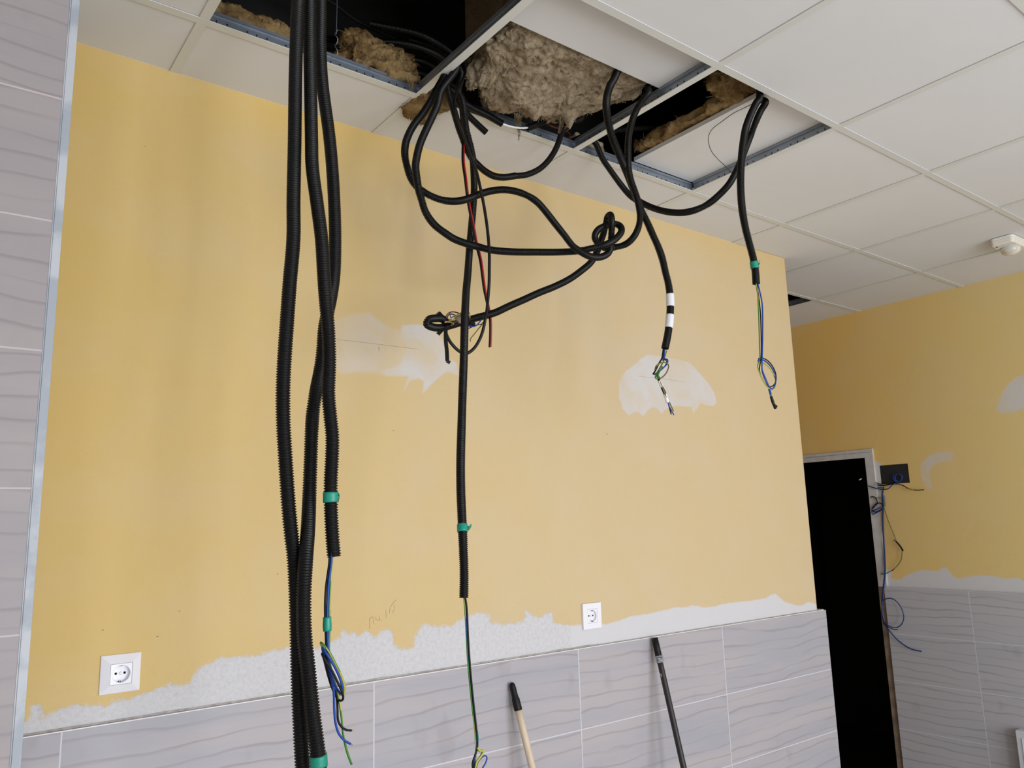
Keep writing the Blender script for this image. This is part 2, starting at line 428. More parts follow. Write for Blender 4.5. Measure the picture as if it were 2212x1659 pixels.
pA = wp([(700,712),(723,696),(745,685),(776,677),(798,676),(808,685),(820,693),(835,705),(860,712),(880,725),(890,760),(885,800),(835,809),(800,805),(775,803),(740,808),(725,796),(700,800)])
pB = wp([(868,703),(890,701),(915,703),(945,720),(958,738),(966,775),(985,783),(992,812),(965,803),(948,815),(930,832),(912,852),(916,824),(904,818),(886,822),(872,845),(882,813),(835,812),(810,800),(850,785),(872,748),(866,722)])
z2 = lambda L: [(1300 + a / 4.366, 540 + b / 4.366) for a, b in L]
pC = wp(z2([(430,990),(560,1000),(830,1060),(900,1140),(1000,1250),(1060,1350),(1085,1440),(1060,1475),(1000,1470),(930,1440),(900,1500),(860,1540),(850,1480),(700,1465),(640,1490),(600,1500),(560,1550),(530,1500),(480,1480),(430,1510),(390,1570),(340,1520),(250,1560),(200,1500),(165,1400),(160,1250),(220,1150),(300,1090),(380,1020)]))
circ = lambda u, v, r: wp([(u + r * math.cos(a), v + 1.25 * r * math.sin(a)) for a in np.linspace(0, 6.28, 9)[:-1]])
hs = np.arange(-.40, XC - .004, .0065); hs = np.append(hs, XC - .006); zs = np.arange(ZW - .03, H, .0065); zs = np.append(zs, H)
def light_tint_back(X, Z):
    return np.clip((X + .30) / 1.9, 0, 1) ** .8 * .95 - np.clip((Z - (H - .16)) / .16, 0, 1) * .35  # paler right, yellower left and under the ceiling: uneven light painted in
Hh, Zz = np.meshgrid(hs, zs)
filler = np.zeros(Hh.shape); cover = np.zeros(Hh.shape); rag = np.zeros(Hh.shape)
for poly, soft, cov, rg in [(pA, .030, .34, 0), (pB, .018, .62, .05), (pC, .014, .62, .05), (circ(755, 733, 7), .012, .95, 0), (circ(881, 754, 7), .012, .95, 0)]:
    sd = inside(poly, Hh, Zz); a = np.clip(sd / soft * .5 + .5, 0, 1); near = sd > -.05
    cover = np.where(near & (a >= filler) & (sd > -soft), cov, np.where(near & (cover == 0), cov, cover)); rag = np.where(near & (sd > -.02), rg, rag); filler = np.maximum(filler, a)
sd = inside(band, Hh, Zz); rx = np.where(Hh < 1.33, 1.0, .12)
near = sd > -.05
soft = np.where(Hh < 1.33, .022, .014)
filler = np.where(near, np.maximum(np.clip(sd / soft * .5 + .5, 0, 1), filler), filler); cover = np.where(near, .95, cover); rag = np.where(near, rx, rag)
ex = MB()      # the rest of the wall block: below the tiles, above the ceiling, the end and the sides
ex.quad((-3, D1, 0), (XC, D1, 0), (XC, D1, ZW - .03), (-3, D1, ZW - .03))
ex.quad((-3, D1, ZW - .03), (-.40, D1, ZW - .03), (-.40, D1, H), (-3, D1, H))
ex.quad((-3, D1, H), (XC, D1, H), (XC, D1, H + .6), (-3, D1, H + .6))
ex.quad((XC - .006, D1, ZW - .03), (XC - .0018, D1 + .0018, ZW - .03), (XC - .0018, D1 + .0018, H), (XC - .006, D1, H))
ex.quad((XC - .0018, D1 + .0018, ZW - .03), (XC, D1 + .006, ZW - .03), (XC, D1 + .006, H), (XC - .0018, D1 + .0018, H))
ex.quad((XC, D1, 0), (XC, 2.2, 0), (XC, 2.2, ZW - .03), (XC, D1, ZW - .03)); ex.quad((XC, D1 + .006, ZW - .03), (XC, 2.2, ZW - .03), (XC, 2.2, H), (XC, D1 + .006, H)); ex.quad((XC, D1, H), (XC, 2.2, H), (XC, 2.2, H + .6), (XC, D1, H + .6))
wall_back = grid_mesh('wall_back', Hh, Zz, lambda h, z: np.stack([h, np.full_like(h, D1), z], 1), dict(filler=filler, cover=cover, ragged=rag, fade=np.clip(light_tint_back(Hh, Zz), 0, 1)), MAT['wall'], extra=ex)
tag(wall_back, kind='structure')

# tiled wainscot of the back wall
m = MB(); TH = .012
m.box(-.42, XC + .045, D1 - TH, D1 + .0, 0, ZW - .0022)
m.box(-.42, XC + .030, D1 - TH, D1 - TH + .003, ZW - .0022, ZW, 1)
m.box(-.42, XC - .002, D1 - TH + .003, D1, ZW - .0022, ZW - .0006, 2)
wains = m.build('tile_cladding', [MAT['wt_back'], MAT['white_edge'], MAT['mortar']], wall_back)
m = MB(); m.box(XC + .0, XC + .045, D1, 2.2, 0, ZW); m.build('tile_cladding', [MAT['wt_back']], wall_back)
m = MB()   # rough grey joint left above the tiles
for i in range(220):
    x = -.40 + i * .0145
    if x > XC - .02: break
    h = .0035 + .0035 * abs(mnoise.noise(Vector((x * 9, 0, 3)))); 
    if x > 1.45: h *= .55
    m.box(x, x + .0146, D1 - .0030, D1 + .001, ZW - .0006, ZW + h)
m.build('grey_joint', MAT['mortar'], wall_back)
# pencil marks
def pencil(L, r=.00035):
    P = [UY(u, v, D1 - .0004) for u, v in L]
    C, s = spline(P, .003); mm.rings(sweep(C, r, 4), True, True)
mm = MB()
pencil([(727, 733.3), (800, 741.5), (860, 749), (901, 754)]); pencil([(818, 749), (817, 756)]); pencil([(820, 751), (819, 760)])
pencil([(1379, 812.6), (1430, 818), (1481, 825)], .0003)
s5 = lambda L: [(500 + a / 3.95, 1239 + b / 3.95) for a, b in L]
for L in ([(1175, 385), (1180, 445), (1178, 470)], [(1176, 390), (1200, 368), (1212, 385), (1210, 425), (1220, 430)], [(1232, 368), (1236, 395), (1255, 400), (1264, 385), (1264, 365), (1266, 395), (1282, 402)], [(1318, 310), (1320, 350), (1320, 382)], [(1405, 225), (1372, 262), (1352, 300), (1350, 335)], [(1385, 268), (1392, 300), (1372, 336)]):
    pencil(s5(L), .0004)
mm.build('pencil_writing', MAT['pencil'], wall_back)
m = MB()
for u, v, r in [(1311, 938, .003), (340, 1345 + 30, .0022), (205, 1555, .0), (850, 930, .002), (600, 1240, .0018), (1560, 1290, .002), (312, 316, .0015), (388, 1320, .002), (222, 1361, .002), (1305, 942, .0015)]:
    if r: 
        c = UY(u, v, D1 - .0005); m.box(c[0] - r, c[0] + r, c[1], c[1] + .001, c[2] - r * .5, c[2] + r * .5)
m.build('chip', MAT['pencil'], wall_back)

# left pillar wall, tiled, with an aluminium strip on the corner
YP = -.13; XP = -.276
m = MB(); m.box(-3, XP - .015, YP, D1 + .02, 0, H + .6)
wall_left = m.build('wall_left', MAT['wt_left']); tag(wall_left, kind='structure')
m = MB(); m.box(XP - .0145, XP, YP - .0030, YP + .004, 0, H + .02); m.box(XP - .004, XP, YP + .004, D1 + .01, 0, H + .02)
m.box(XP - .0172, XP - .0145, YP - .0012, YP, 0, H + .02)
strip = m.build('corner_strip', MAT['alu'], wall_left, bevel=.0012)

# right wall with door opening, frame and a chased-out box
FH = H - 1.6433
door_y0, door_y1, door_z = .655, 1.47, H - .893
boxy0, boxy1, boxz0, boxz1 = .409, .575, H - 1.056, H - .946
fp = lambda L: [(U(u, v, 0, EX)[1], U(u, v, 0, EX)[2]) for u, v in L]
fband = [(1.0, FH - .2), (1.0, FH + .09)] + fp([(1925,1230),(1925,1250),(1948,1252),(1955,1243),(1970,1238),(1990,1231),(2010,1232),(2025,1234),(2035,1226),(2044,1225),(2055,1240),(2068,1250),(2085,1248),(2100,1244),(2140,1243),(2170,1250),(2200,1248),(2212,1256)]) + [(-.6, FH + .05), (-.6, FH - .2)]
pD = fp([(2230, 805), (2212, 808), (2190, 818), (2170, 840), (2158, 865), (2152, 885), (2165, 893), (2185, 890), (2205, 885), (2235, 870)])
pE = fp([(2056,975),(2062,985),(2056,995),(2035,998),(2018,1004),(2008,1015),(2010,1035),(2014,1055),(2002,1055),(1990,1030),(1986,1010),(1995,995),(2010,982),(2035,976)])
pF = fp([(1905, 1000), (1898, 998), (1885, 995), (1878, 1000), (1885, 1080), (1900, 1100), (1907, 1050)])
ys = np.unique(np.round(np.concatenate([np.arange(-2.2, -.3, .2), np.arange(-.3, 1.0, .009), np.arange(1.0, 2.21, .1), [door_y0, door_y1, boxy0, boxy1, 2.2]]), 4))
zz_ = np.unique(np.round(np.concatenate([np.arange(FH - .03, H, .009), [door_z, boxz0, boxz1, H]]), 4))
Hf, Zf = np.meshgrid(ys, zz_)
filler = np.zeros(Hf.shape); cover = np.zeros(Hf.shape); rag = np.zeros(Hf.shape)
for poly, soft, cov, rg in [(pD, .03, .8, 0), (pE, .02, .55, 0), (fband, .02, .95, .05), (pF, .02, .9, .1)]:
    sd = inside(poly, Hf, Zf); near = sd > -.05
    filler = np.maximum(filler, np.where(near, np.clip(sd / soft * .5 + .5, 0, 1), 0)); cover = np.where(near, cov, cover); rag = np.where(near, rg, rag)
hole = lambda y, z: (door_y0 < y < door_y1 and z < door_z) or (boxy0 < y < boxy1 and boxz0 < z < boxz1)
ex = MB()
ex.quad((EX, -5, FH - .03), (EX, -2.2, FH - .03), (EX, -2.2, H), (EX, -5, H)); ex.quad((EX, -5, 0), (EX, door_y0, 0), (EX, door_y0, FH - .03), (EX, -5, FH - .03))
ex.quad((EX, door_y1, 0), (EX, 2.2, 0), (EX, 2.2, FH - .03), (EX, door_y1, FH - .03)); ex.quad((EX, -5, H), (EX, 2.2, H), (EX, 2.2, H + .6), (EX, -5, H + .6))
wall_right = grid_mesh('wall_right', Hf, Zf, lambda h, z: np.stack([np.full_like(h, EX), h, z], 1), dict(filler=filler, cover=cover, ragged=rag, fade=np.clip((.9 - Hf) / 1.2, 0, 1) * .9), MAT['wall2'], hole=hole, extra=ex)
tag(wall_right, kind='structure')
m = MB(); TF = .030
m.box(EX - TF, EX, -5, door_y0 - .043, 0, FH)
m.build('tile_cladding', [MAT['wt_right']], wall_right)
m = MB(); m.box(EX - .014, EX + .005, door_y0 - .043, door_y0, 0, FH)
raw = m.build('raw_edge', plain('raw_brown_masonry', srgb(136, 118, 102), .9, var=.3, vscale=14, bump=.8, bscale=60), wall_right)
# dark room behind the door opening; near-black walls carry its shade
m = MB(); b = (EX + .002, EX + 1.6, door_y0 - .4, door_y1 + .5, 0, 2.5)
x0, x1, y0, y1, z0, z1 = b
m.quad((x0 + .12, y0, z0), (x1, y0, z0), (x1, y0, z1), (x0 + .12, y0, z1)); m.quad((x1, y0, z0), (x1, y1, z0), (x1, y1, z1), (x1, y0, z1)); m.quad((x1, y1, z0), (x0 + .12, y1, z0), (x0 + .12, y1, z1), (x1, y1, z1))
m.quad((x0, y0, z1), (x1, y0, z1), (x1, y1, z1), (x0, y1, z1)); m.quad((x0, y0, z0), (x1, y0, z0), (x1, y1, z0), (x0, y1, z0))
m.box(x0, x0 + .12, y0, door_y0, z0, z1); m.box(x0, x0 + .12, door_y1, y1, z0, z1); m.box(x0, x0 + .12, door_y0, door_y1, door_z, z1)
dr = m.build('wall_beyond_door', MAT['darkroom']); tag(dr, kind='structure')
# door frame
wood_white = plain('scuffed_white_paint', srgb(196, 192, 190), .55, var=.08, vscale=16, bump=.5, bscale=50)
m = MB(); m.box(EX - .012, EX + .12, door_y0 - .052, door_y0 + .001, FH, door_z + .052)
d1 = m.build('door_1', wood_white, bevel=.002); tag(d1, kind='structure')
m = MB(); m.box(EX - .012, EX + .12, door_y0 + .001, door_y1 + .05, door_z, door_z + .050); m.build('lintel', wood_white, d1, bevel=.002)
m = MB(); m.box(EX - .012, EX + .12, door_y1, door_y1 + .05, 0, door_z); m.build('jamb', wood_white, d1, bevel=.002)
m = MB(); m.box(EX - .0135, EX - .0118, door_y0 - .045, door_y1, door_z + .030, door_z + .0318); m.build('groove', plain('grey_line', srgb(120, 114, 112), .8), d1)  # thin grey line along the lintel

# the other walls, floor and the slab above the suspended ceiling
def wall_with_holes(name, x0, x1, y, th, holes, z1):
    m = MB(); xs = sorted(set([x0, x1] + [h[0] for h in holes] + [h[1] for h in holes]))
    for a, b in zip(xs[:-1], xs[1:]):
        hh = [h for h in holes if h[0] <= a and h[1] >= b]
        if not hh: m.box(a, b, y - th, y, 0, z1)
        else:
            if hh[0][2] > 0: m.box(a, b, y - th, y, 0, hh[0][2])
            m.box(a, b, y - th, y, hh[0][3], z1)
    return m
wf = wall_with_holes('wall_front', -3, EX, -5, .2, [(-2.7, -.8, .55, 2.45), (-.2, .8, .02, 2.2), (1.2, 3.1, .55, 2.45)], H + .6).build('wall_front', plain('off_white_wall', srgb(214, 206, 190), .8)); tag(wf, kind='structure')
frm = plain('white_window_frame', srgb(225, 225, 225), .4)
for i, (a, b, c, d) in enumerate([(-2.7, -.8, .55, 2.45), (1.2, 3.1, .55, 2.45)]):
    m = MB(); m.box(a, a + .05, -5.15, -5.08, c, d); m.box(b - .05, b, -5.15, -5.08, c, d); m.box(a, b, -5.15, -5.08, c, c + .05); m.box(a, b, -5.15, -5.08, d - .05, d); m.box((a + b) / 2 - .03, (a + b) / 2 + .03, -5.15, -5.08, c, d)
    tag(m.build('window_%d' % (i + 1), frm), kind='structure')
m = MB(); a, b, c, d = -.2, .8, .02, 2.2
m.box(a, a + .06, -5.15, -5.08, c, d); m.box(b - .06, b, -5.15, -5.08, c, d); m.box(a, b, -5.15, -5.08, c, c + .12); m.box(a, b, -5.15, -5.08, d - .06, d)
tag(m.build('door_2', frm), kind='structure')
m = MB(); m.box(-3.1, -3, -5.2, D1, 0, H + .6); tag(m.build('wall_far_left', plain('off_white_wall_left', srgb(214, 206, 190), .8)), kind='structure')
m = MB(); m.box(XC, EX, 2.2, 2.3, 0, H + .6); tag(m.build('wall_corridor', plain('ochre_wall_plain', srgb(200, 164, 92), .8)), kind='structure')
m = MB(); m.box(-3.1, EX + .2, -5.3, 2.3, -.1, 0); tag(m.build('floor', MAT['floor']), kind='structure')

# ------------------------------------------------------------------ suspended ceiling
S = .6
HOLES = {(0, -1), (1, -1), (2, -1), (5, 1)}
ceil = MB()
def cell_rects(i, j):
    x0, x1, y0, y1 = i * S, (i + 1) * S, j * S, (j + 1) * S
    out = []
    if y0 >= D1 and x1 <= XC: return out
    if y1 <= D1 + 1e-6: out = [(x0, x1, y0, y1)]
    elif x0 >= XC: out = [(x0, x1, y0, y1)]
    else:
        if x0 < XC: out.append((x0, min(x1, XC), y0, min(y1, D1)))
        if x1 > XC: out.append((XC, x1, y0, y1))
        if x0 < XC < x1 and y0 < D1:
            out = [(x0, x1, y0, D1 - .003), (XC, x1, D1 - .003, y1)]
    res = []
    for a, b, c, d in out:
        b = min(b, EX); c = max(c, -5); d = min(d, 2.2); a = max(a, -3)
        if b - a > .02 and d - c > .02: res.append((a, b, c, d))
    return res
ZT = H + .0035
slots = []
for i in range(-5, 7):
    for j in range(-9, 4):
        if (i, j) in HOLES: continue
        for r in cell_rects(i, j):
            a, b, c, d = r
            ia = .0025 if abs(a / S - round(a / S)) < 1e-6 else 0; ib = .0025 if abs(b / S - round(b / S)) < 1e-6 else 0
            ic = .0025 if abs(c / S - round(c / S)) < 1e-6 else 0; id_ = .0025 if abs(d / S - round(d / S)) < 1e-6 else 0
            q = (a + ia, b - ib, c + ic, d - id_)
            if -1 <= i <= 6 and -3 <= j <= 2: slots.append(q)
            else: ceil.box(q[0], q[1], q[2], q[3], ZT, ZT + .015)
ceiling = ceil.build('ceiling', MAT['tile']); tag(ceiling, kind='structure')
for q in slots:
    m = MB(); m.box(q[0], q[1], q[2], q[3], ZT, ZT + .015); m.build('lay_in_tile', MAT['tile'], ceiling)
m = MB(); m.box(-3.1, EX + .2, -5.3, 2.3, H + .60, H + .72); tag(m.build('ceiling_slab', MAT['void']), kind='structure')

def tee(name, x0, x1, y0, y1, along):
    """inverted T bar: white flange, galvanised web with slots, bulb on top; 'along' = 0 runs in x"""
    m = MB(); w = .012
    if along == 0:
        yc = (y0 + y1) / 2
        B = lambda a, b, c, d, e, f, mi: m.box(a, b, yc + c, yc + d, e, f, mi)
        A0, A1 = x0, x1
    else:
        xc = (x0 + x1) / 2
        B = lambda a, b, c, d, e, f, mi: m.box(xc + c, xc + d, a, b, e, f, mi)
        A0, A1 = y0, y1
    zb = H if along == 0 else H + .0004
    B(A0, A1, -w, w, zb, H + .0022, 0)
    g = 0 if along == 0 else .0
    B(A0 + g, A1 - g, -.0008, .0008, H + .0022, H + .030, 1)
    B(A0 + g, A1 - g, -.0035, .0035, H + .030, H + .038, 1)
    B(A0 + g, A1 - g, -.0040, .0040, H + .0275, H + .0285, 1)
    p = A0 + .03
    while p < A1 - .03:
        k = int(round((p - A0 - .03) / .0125))
        for sgn in (-1, 1):
            a, b = (.0008, .0011) if sgn > 0 else (-.0011, -.0008)
            if k % 8 == 0: B(p, p + .003, a, b, H + .006, H + .017, 2)
            elif k % 8 in (2, 6): B(p, p + .005, a, b, H + .0125, H + .0165, 2)
            a2, b2 = (.0008, .0013) if sgn > 0 else (-.0013, -.0008)
            B(p, p + .006, a2, b2, H + .0225, H + .0235, 1)
        p += .0125
    return m.build(name, [MAT['tee'], MAT['galv'], MAT['hole']], ceiling)
for j in range(-8, 4):
    y = j * S
    if y < D1: tee('main_runner', -3, EX, y, y, 0) if y <= .0001 else None
    elif y < 2.2: tee('main_runner', XC, EX, y, y, 0)
for i in range(-4, 7):
    x = i * S
    for j in range(-4, 4):
        y0, y1 = j * S + .0125, (j + 1) * S - .0125
        if x < XC: y1 = min(y1, D1)
        y1 = min(y1, 2.2)
        if y1 - y0 > .05: tee('cross_tee', x, x, y0, y1, 1)

# displaced tiles lying on top of the bars
m = MB(); m.box(.632, 1.226, -.98, -.385, H + .0405, H + .0555)
tag(m.build('ceiling_tile', MAT['tile']), 'white ceiling tile pushed back over the bar, with brown wool bulging beside it', 'ceiling tile', 'loose ceiling tiles')
m = MB(); m.box(1.487, 2.082, -.600, -.005, H + .0405, H + .0555)
tag(m.build('ceiling_tile', MAT['tile']), 'white ceiling tile slid right on top of bare metal bars, thin grey wire hanging over it', 'ceiling tile', 'loose ceiling tiles')

# ------------------------------------------------------------------ mineral wool
def wool(name, x0, x1, y0, y1, z0, z1, res, amp, seed, mat, label, sag=None, cat='insulation', strands=400, lumps=(), group='pieces of mineral wool above the ceiling', fray=.03, zmin=None, rim=None):
    nx, ny, nz = [max(2, int(round((b - a) / res)) + 1) for a, b in ((x0, x1), (y0, y1), (z0, z1))]
    verts = {}; V = []; F = []
    def vid(i, j, k):
        if (i, j, k) not in verts: verts[(i, j, k)] = len(V); V.append((i, j, k))
        return verts[(i, j, k)]
    for i in range(nx - 1):
        for j in range(ny - 1):
            F.append((vid(i, j, 0), vid(i, j + 1, 0), vid(i + 1, j + 1, 0), vid(i + 1, j, 0))); F.append((vid(i, j, nz - 1), vid(i + 1, j, nz - 1), vid(i + 1, j + 1, nz - 1), vid(i, j + 1, nz - 1)))
    for i in range(nx - 1):
        for k in range(nz - 1):
            F.append((vid(i, 0, k), vid(i + 1, 0, k), vid(i + 1, 0, k + 1), vid(i, 0, k + 1))); F.append((vid(i, ny - 1, k), vid(i, ny - 1, k + 1), vid(i + 1, ny - 1, k + 1), vid(i + 1, ny - 1, k)))
    for j in range(ny - 1):
        for k in range(nz - 1):
            F.append((vid(0, j, k), vid(0, j, k + 1), vid(0, j + 1, k + 1), vid(0, j + 1, k))); F.append((vid(nx - 1, j, k), vid(nx - 1, j + 1, k), vid(nx - 1, j + 1, k + 1), vid(nx - 1, j, k + 1)))
    G = np.array(V, float); c = np.array([(x0 + x1) / 2, (y0 + y1) / 2, (z0 + z1) / 2]); hd = np.array([(x1 - x0) / 2, (y1 - y0) / 2, (z1 - z0) / 2])
    q = np.stack([G[:, 0] / (nx - 1), G[:, 1] / (ny - 1), G[:, 2] / (nz - 1)], 1) * 2 - 1
    P = c + q * hd
    # outward direction of a rounded block
    n = np.sign(q) * np.abs(q) ** 6; n /= np.linalg.norm(n, axis=1)[:, None] + 1e-9
    rnd = min(hd) * .35
    edge = (np.abs(q) > .999).sum(1)
    P -= n * np.where(edge >= 2, rnd * .5, 0)[:, None]
    so = Vector((seed * 3.1, seed * 1.7, seed * 5.3)); out = []
    for p_, nn in zip(P, n):
        v = Vector(p_)
        a = mnoise.fractal((v + so) * 9, .8, 2.1, 3)
        w = Vector((mnoise.noise((v + so) * 30), mnoise.noise((v + so) * 30 + Vector((9, 0, 0))), mnoise.noise((v + so) * 30 + Vector((0, 9, 0)))))
        b = 1 - 2 * abs(mnoise.noise((v + so) * 34 + w * .9)); d = 1 - 2 * abs(mnoise.noise((v + so) * 85 + w * 1.4))
        lat = fray * mnoise.fractal((v + so) * 14, .7, 2.2, 4)
        h = amp * (.9 * a + .42 * b + .20 * d)
        r = v + Vector(nn) * h
        r.x += lat * abs(nn[0]); r.y += lat * abs(nn[1])
        if rim: r.y = y0 + (r.y - y0) * (rim(r.x) - y0) / (y1 - y0)
        if rim: r.x += max(0.0, min(1.0, (r.y + .27) / .05)) * max(0.0, .76 - r.x) * .45
        if sag: r.z += sag(r.x, r.y, r.z)
        for (lx, ly, lz, lr, ld) in lumps:
            dd = ((r.x - lx) ** 2 + (r.y - ly) ** 2) / lr ** 2
            if dd < 4 and nn[2] < .2: r.z -= ld * math.exp(-dd * 1.5)
        out.append(r)
    me = bpy.data.meshes.new(name); me.from_pydata([tuple(v) for v in out], [], F); me.materials.append(mat); me.polygons.foreach_set('use_smooth', [True] * len(F)); me.update()
    o = bpy.data.objects.new(name, me); COL.objects.link(o); tag(o, label, cat, group)
    if strands:
        pts = np.array([tuple(v) for v in out]); sel = np.where(n[:, 2] < .5)[0]; m = MB(); R = random.Random(seed)
        for _ in range(strands):
            i = R.choice(sel); p0 = pts[i] - n[i] * .003; d0 = n[i] * .55 + np.array([R.uniform(-1, 1), R.uniform(-1, 1), R.uniform(-.8, .5)]) * 1.1; d0 /= np.linalg.norm(d0) + 1e-9
            L = R.uniform(.008, .022); cur = np.array([R.uniform(-1, 1), R.uniform(-1, 1), R.uniform(-1, .4)]); wd = R.uniform(.0006, .0022); pp = []; dd = d0.copy(); x = p0.copy()
            for s_ in range(6):
                pp.append(x.copy()); x = x + dd * L / 5; dd = dd + cur * .75; dd /= np.linalg.norm(dd) + 1e-9
            if zmin is not None and any(q_[2] < zmin(q_[0], q_[1]) for q_ in pp): continue
            m.rings(sweep(np.array(pp), np.array([1, .9, .8, .6, .4, .1]) * wd, 3), True, True)
        f = m.build('loose_fibres', mat, o, True); f['kind'] = 'stuff'
    return o, out
sag1 = lambda x, y, z: -.055 * max(0, min(1, (y + .40) / .26)) ** 1.2 * (1 - .5 * max(0, min(1, (x - .95) / .3)))
w1, _ = wool('insulation_batt', .665, 1.20, -.62, -.085, H + .070, H + .155, .0050, .022, 3, MAT['wool'], 'large brown-grey mineral wool batt bulging down beside the loose ceiling tile', sag1, strands=2600, zmin=lambda x, y: H + .058 if y < -.375 else H - .06,
             rim=lambda x: float(np.interp(x, [.64, .80, .93, .975, 1.0, 1.05, 1.12, 1.22], [-.10, -.075, -.080, -.115, -.085, -.095, -.16, -.30])),
             lumps=((.93, -.13, 0, .02, .03), (1.06, -.14, 0, .018, .04), (.85, -.18, 0, .05, .015), (1.0, -.2, 0, .05, .015)), fray=.05)
def wisp(parent, pts, mat, n=26, spread=.010, seed=1, w=.0016):
    R = random.Random(seed); m = MB(); P = np.array(pix(pts))
    for _ in range(n):
        Q = P.copy(); off = np.array([R.gauss(0, spread), R.gauss(0, spread), R.gauss(0, spread * .6)])
        for i in range(len(Q)): Q[i] += off * (1 - .85 * i / (len(Q) - 1)) + np.array([R.gauss(0, spread * .3) for _ in range(3)])
        C, s = spline(Q[:R.randint(max(2, len(Q) - 1), len(Q))], .004)
        m.rings(sweep(C, np.linspace(1, .15, len(C)) * w * R.uniform(.5, 1.5), 4), True, True)
    o = m.build('hanging_wisp', mat, None, True); o['kind'] = 'stuff'; adopt(parent, o)
wisp(w1, [(1118, 248, -.10), (1120, 268, -.03), (1122, 285, -.015), (1120, 303, -.015)], MAT['wool'], 30, .0045, 2, .0011)
wisp(w1, [(1214, 245, -.13), (1213, 262, -.12), (1209, 276, -.12), (1207, 288, -.12)], MAT['wool'], 30, .0045, 4, .0011)
wool('insulation_batt', -.12, .275, .022, .235, H + .040, H + .092, .006, .012, 5, MAT['wool_brown'], 'yellowish mineral wool strip lying behind the perforated bar, left of the three thick conduits', strands=500, zmin=lambda x, y: H + .022)
w3, _ = wool('insulation_batt', .395, .590, -.006, .16, H + .045, H + .125, .0045, .022, 8, MAT['wool_brown'], 'crumpled yellowish mineral wool lump on the perforated bar, right of the three thick conduits', strands=900, zmin=lambda x, y: H + .022)
wisp(w3, [(884, 172, -.03), (890, 184, -.03), (889, 193, -.03), (892, 200, -.03)], MAT['wool_brown'], 12, .004, 6)
w6, _ = wool('insulation_scrap', .607, .70, -.03, .10, H - .010, H + .035, .005, .010, 11, MAT['wool_brown'], 'small brown mineral wool scrap caught where conduits leave the ceiling', strands=250)
wool('insulation_batt', 1.462, 1.530, -.50, -.03, H + .066, H + .095, .0045, .010, 13, MAT['wool_brown'], 'brown mineral wool strip along the open edge of the tile that slid right', strands=700, zmin=lambda x, y: H + .058, fray=.018)
wool('insulation_batt', 1.365, 1.505, -.560, -.43, H + .072, H + .135, .0045, .018, 21, MAT['wool_brown'], 'dark brown curled wool lump in the upper corner above the slid tile', strands=700, zmin=lambda x, y: H + .050)
wool('insulation_scrap', 1.235, 1.36, .018, .16, H + .046, H + .085, .006, .012, 17, MAT['wool'], 'grey mineral wool scrap behind the perforated bar, left of the slid tile', strands=200, zmin=lambda x, y: H + .022)
# kraft faced board standing in the void
m = MB(); m.box(.618, .655, -.80, -.222, H + .062, H + .50)
tag(m.build('insulation_board', MAT['kraft'], bevel=.004), 'dusty brown insulation board standing on edge in the dark void above the opening', 'insulation')

# ------------------------------------------------------------------ hoses: thick bundle on the left
G1 = 'thick black conduits on the left'
A1 = conduit([np.array([.42, -.44, H + .34]), np.array([.24, -.45, H + .20])] + pix([(650, -60, -.47), (644, 0, -.48), (640, 101, -.48), (638, 177, -.48), (636.5, 304, -.48), (635.4, 360, -.48), (634, 438, -.485), (633.9, 517, -.49), (626, 610, -.49), (619.6, 700, -.49), (613.5, 790, -.49), (611.2, 860, -.49), (612.3, 920, -.49), (617, 1000, -.49), (624, 1100, -.49), (630, 1160, -.49), (635, 1200, -.49), (639.5, 1280, -.49), (642, 1365, -.49), (645, 1480, -.50), (654, 1655, -.51), (664, 1800, -.52), (668, 1950, -.52)]), .0255,
             'leftmost thick black corrugated conduit of the bundle, running out below', pitch=.0047, group=G1)
A2 = conduit([np.array([.46, -.40, H + .34]), np.array([.27, -.42, H + .20])] + pix([(670, -60, -.45), (669, 0, -.46), (669, 101, -.47), (671, 202, -.48), (673, 304, -.49), (674.4, 360, -.495), (684.6, 438, -.50), (694.8, 517, -.505), (700, 600, -.51), (704.6, 660, -.515), (709.7, 720, -.515), (711.5, 780, -.51), (709.3, 850, -.51), (713.6, 900, -.51), (718, 945, -.51), (717, 990, -.51), (714.6, 1040, -.51), (715, 1100, -.51), (718, 1160, -.51), (721.5, 1202, -.51)]), .0250,
             'thick black corrugated conduit ending at mid height with blue, black and green wires', pitch=.0047, group=G1)
A3 = conduit([np.array([.50, -.37, H + .34]), np.array([.31, -.38, H + .2])] + pix([(692, -60, -.41), (693, 0, -.42), (692, 101, -.43), (696, 177, -.43), (711, 291, -.43), (717.5, 360, -.43), (722, 438, -.43), (724, 517, -.43), (722, 590, -.43), (716, 635, -.435), (709, 670, -.44), (701, 708, -.44), (697, 760, -.44), (691.7, 800, -.44), (682, 850, -.45), (676, 890, -.45), (673.4, 930, -.455), (670.8, 1000, -.46), (668, 1080, -.47), (665.5, 1140, -.49), (661, 1200, -.515), (657.5, 1260, -.53), (656.4, 1320, -.535), (658.5, 1380, -.535), (666, 1450, -.535), (675.5, 1540, -.54), (686, 1620, -.545), (690, 1659, -.545), (702, 1780, -.55), (712, 1920, -.55)]), .0250,
             'thick black corrugated conduit crossing behind its neighbour, green tape at the bottom edge', pitch=.0047, group=G1)
sleeve(A2, 1062, 1088, 'teal', label='green tape'); flag(A2, [(729, 1066, -.515), (733, 1072, -.52), (731, 1083, -.518)], 'teal', .006)
sleeve(A3, 1630, 1662, 'teal', label='green tape', extra=.0016)
yw = -.512
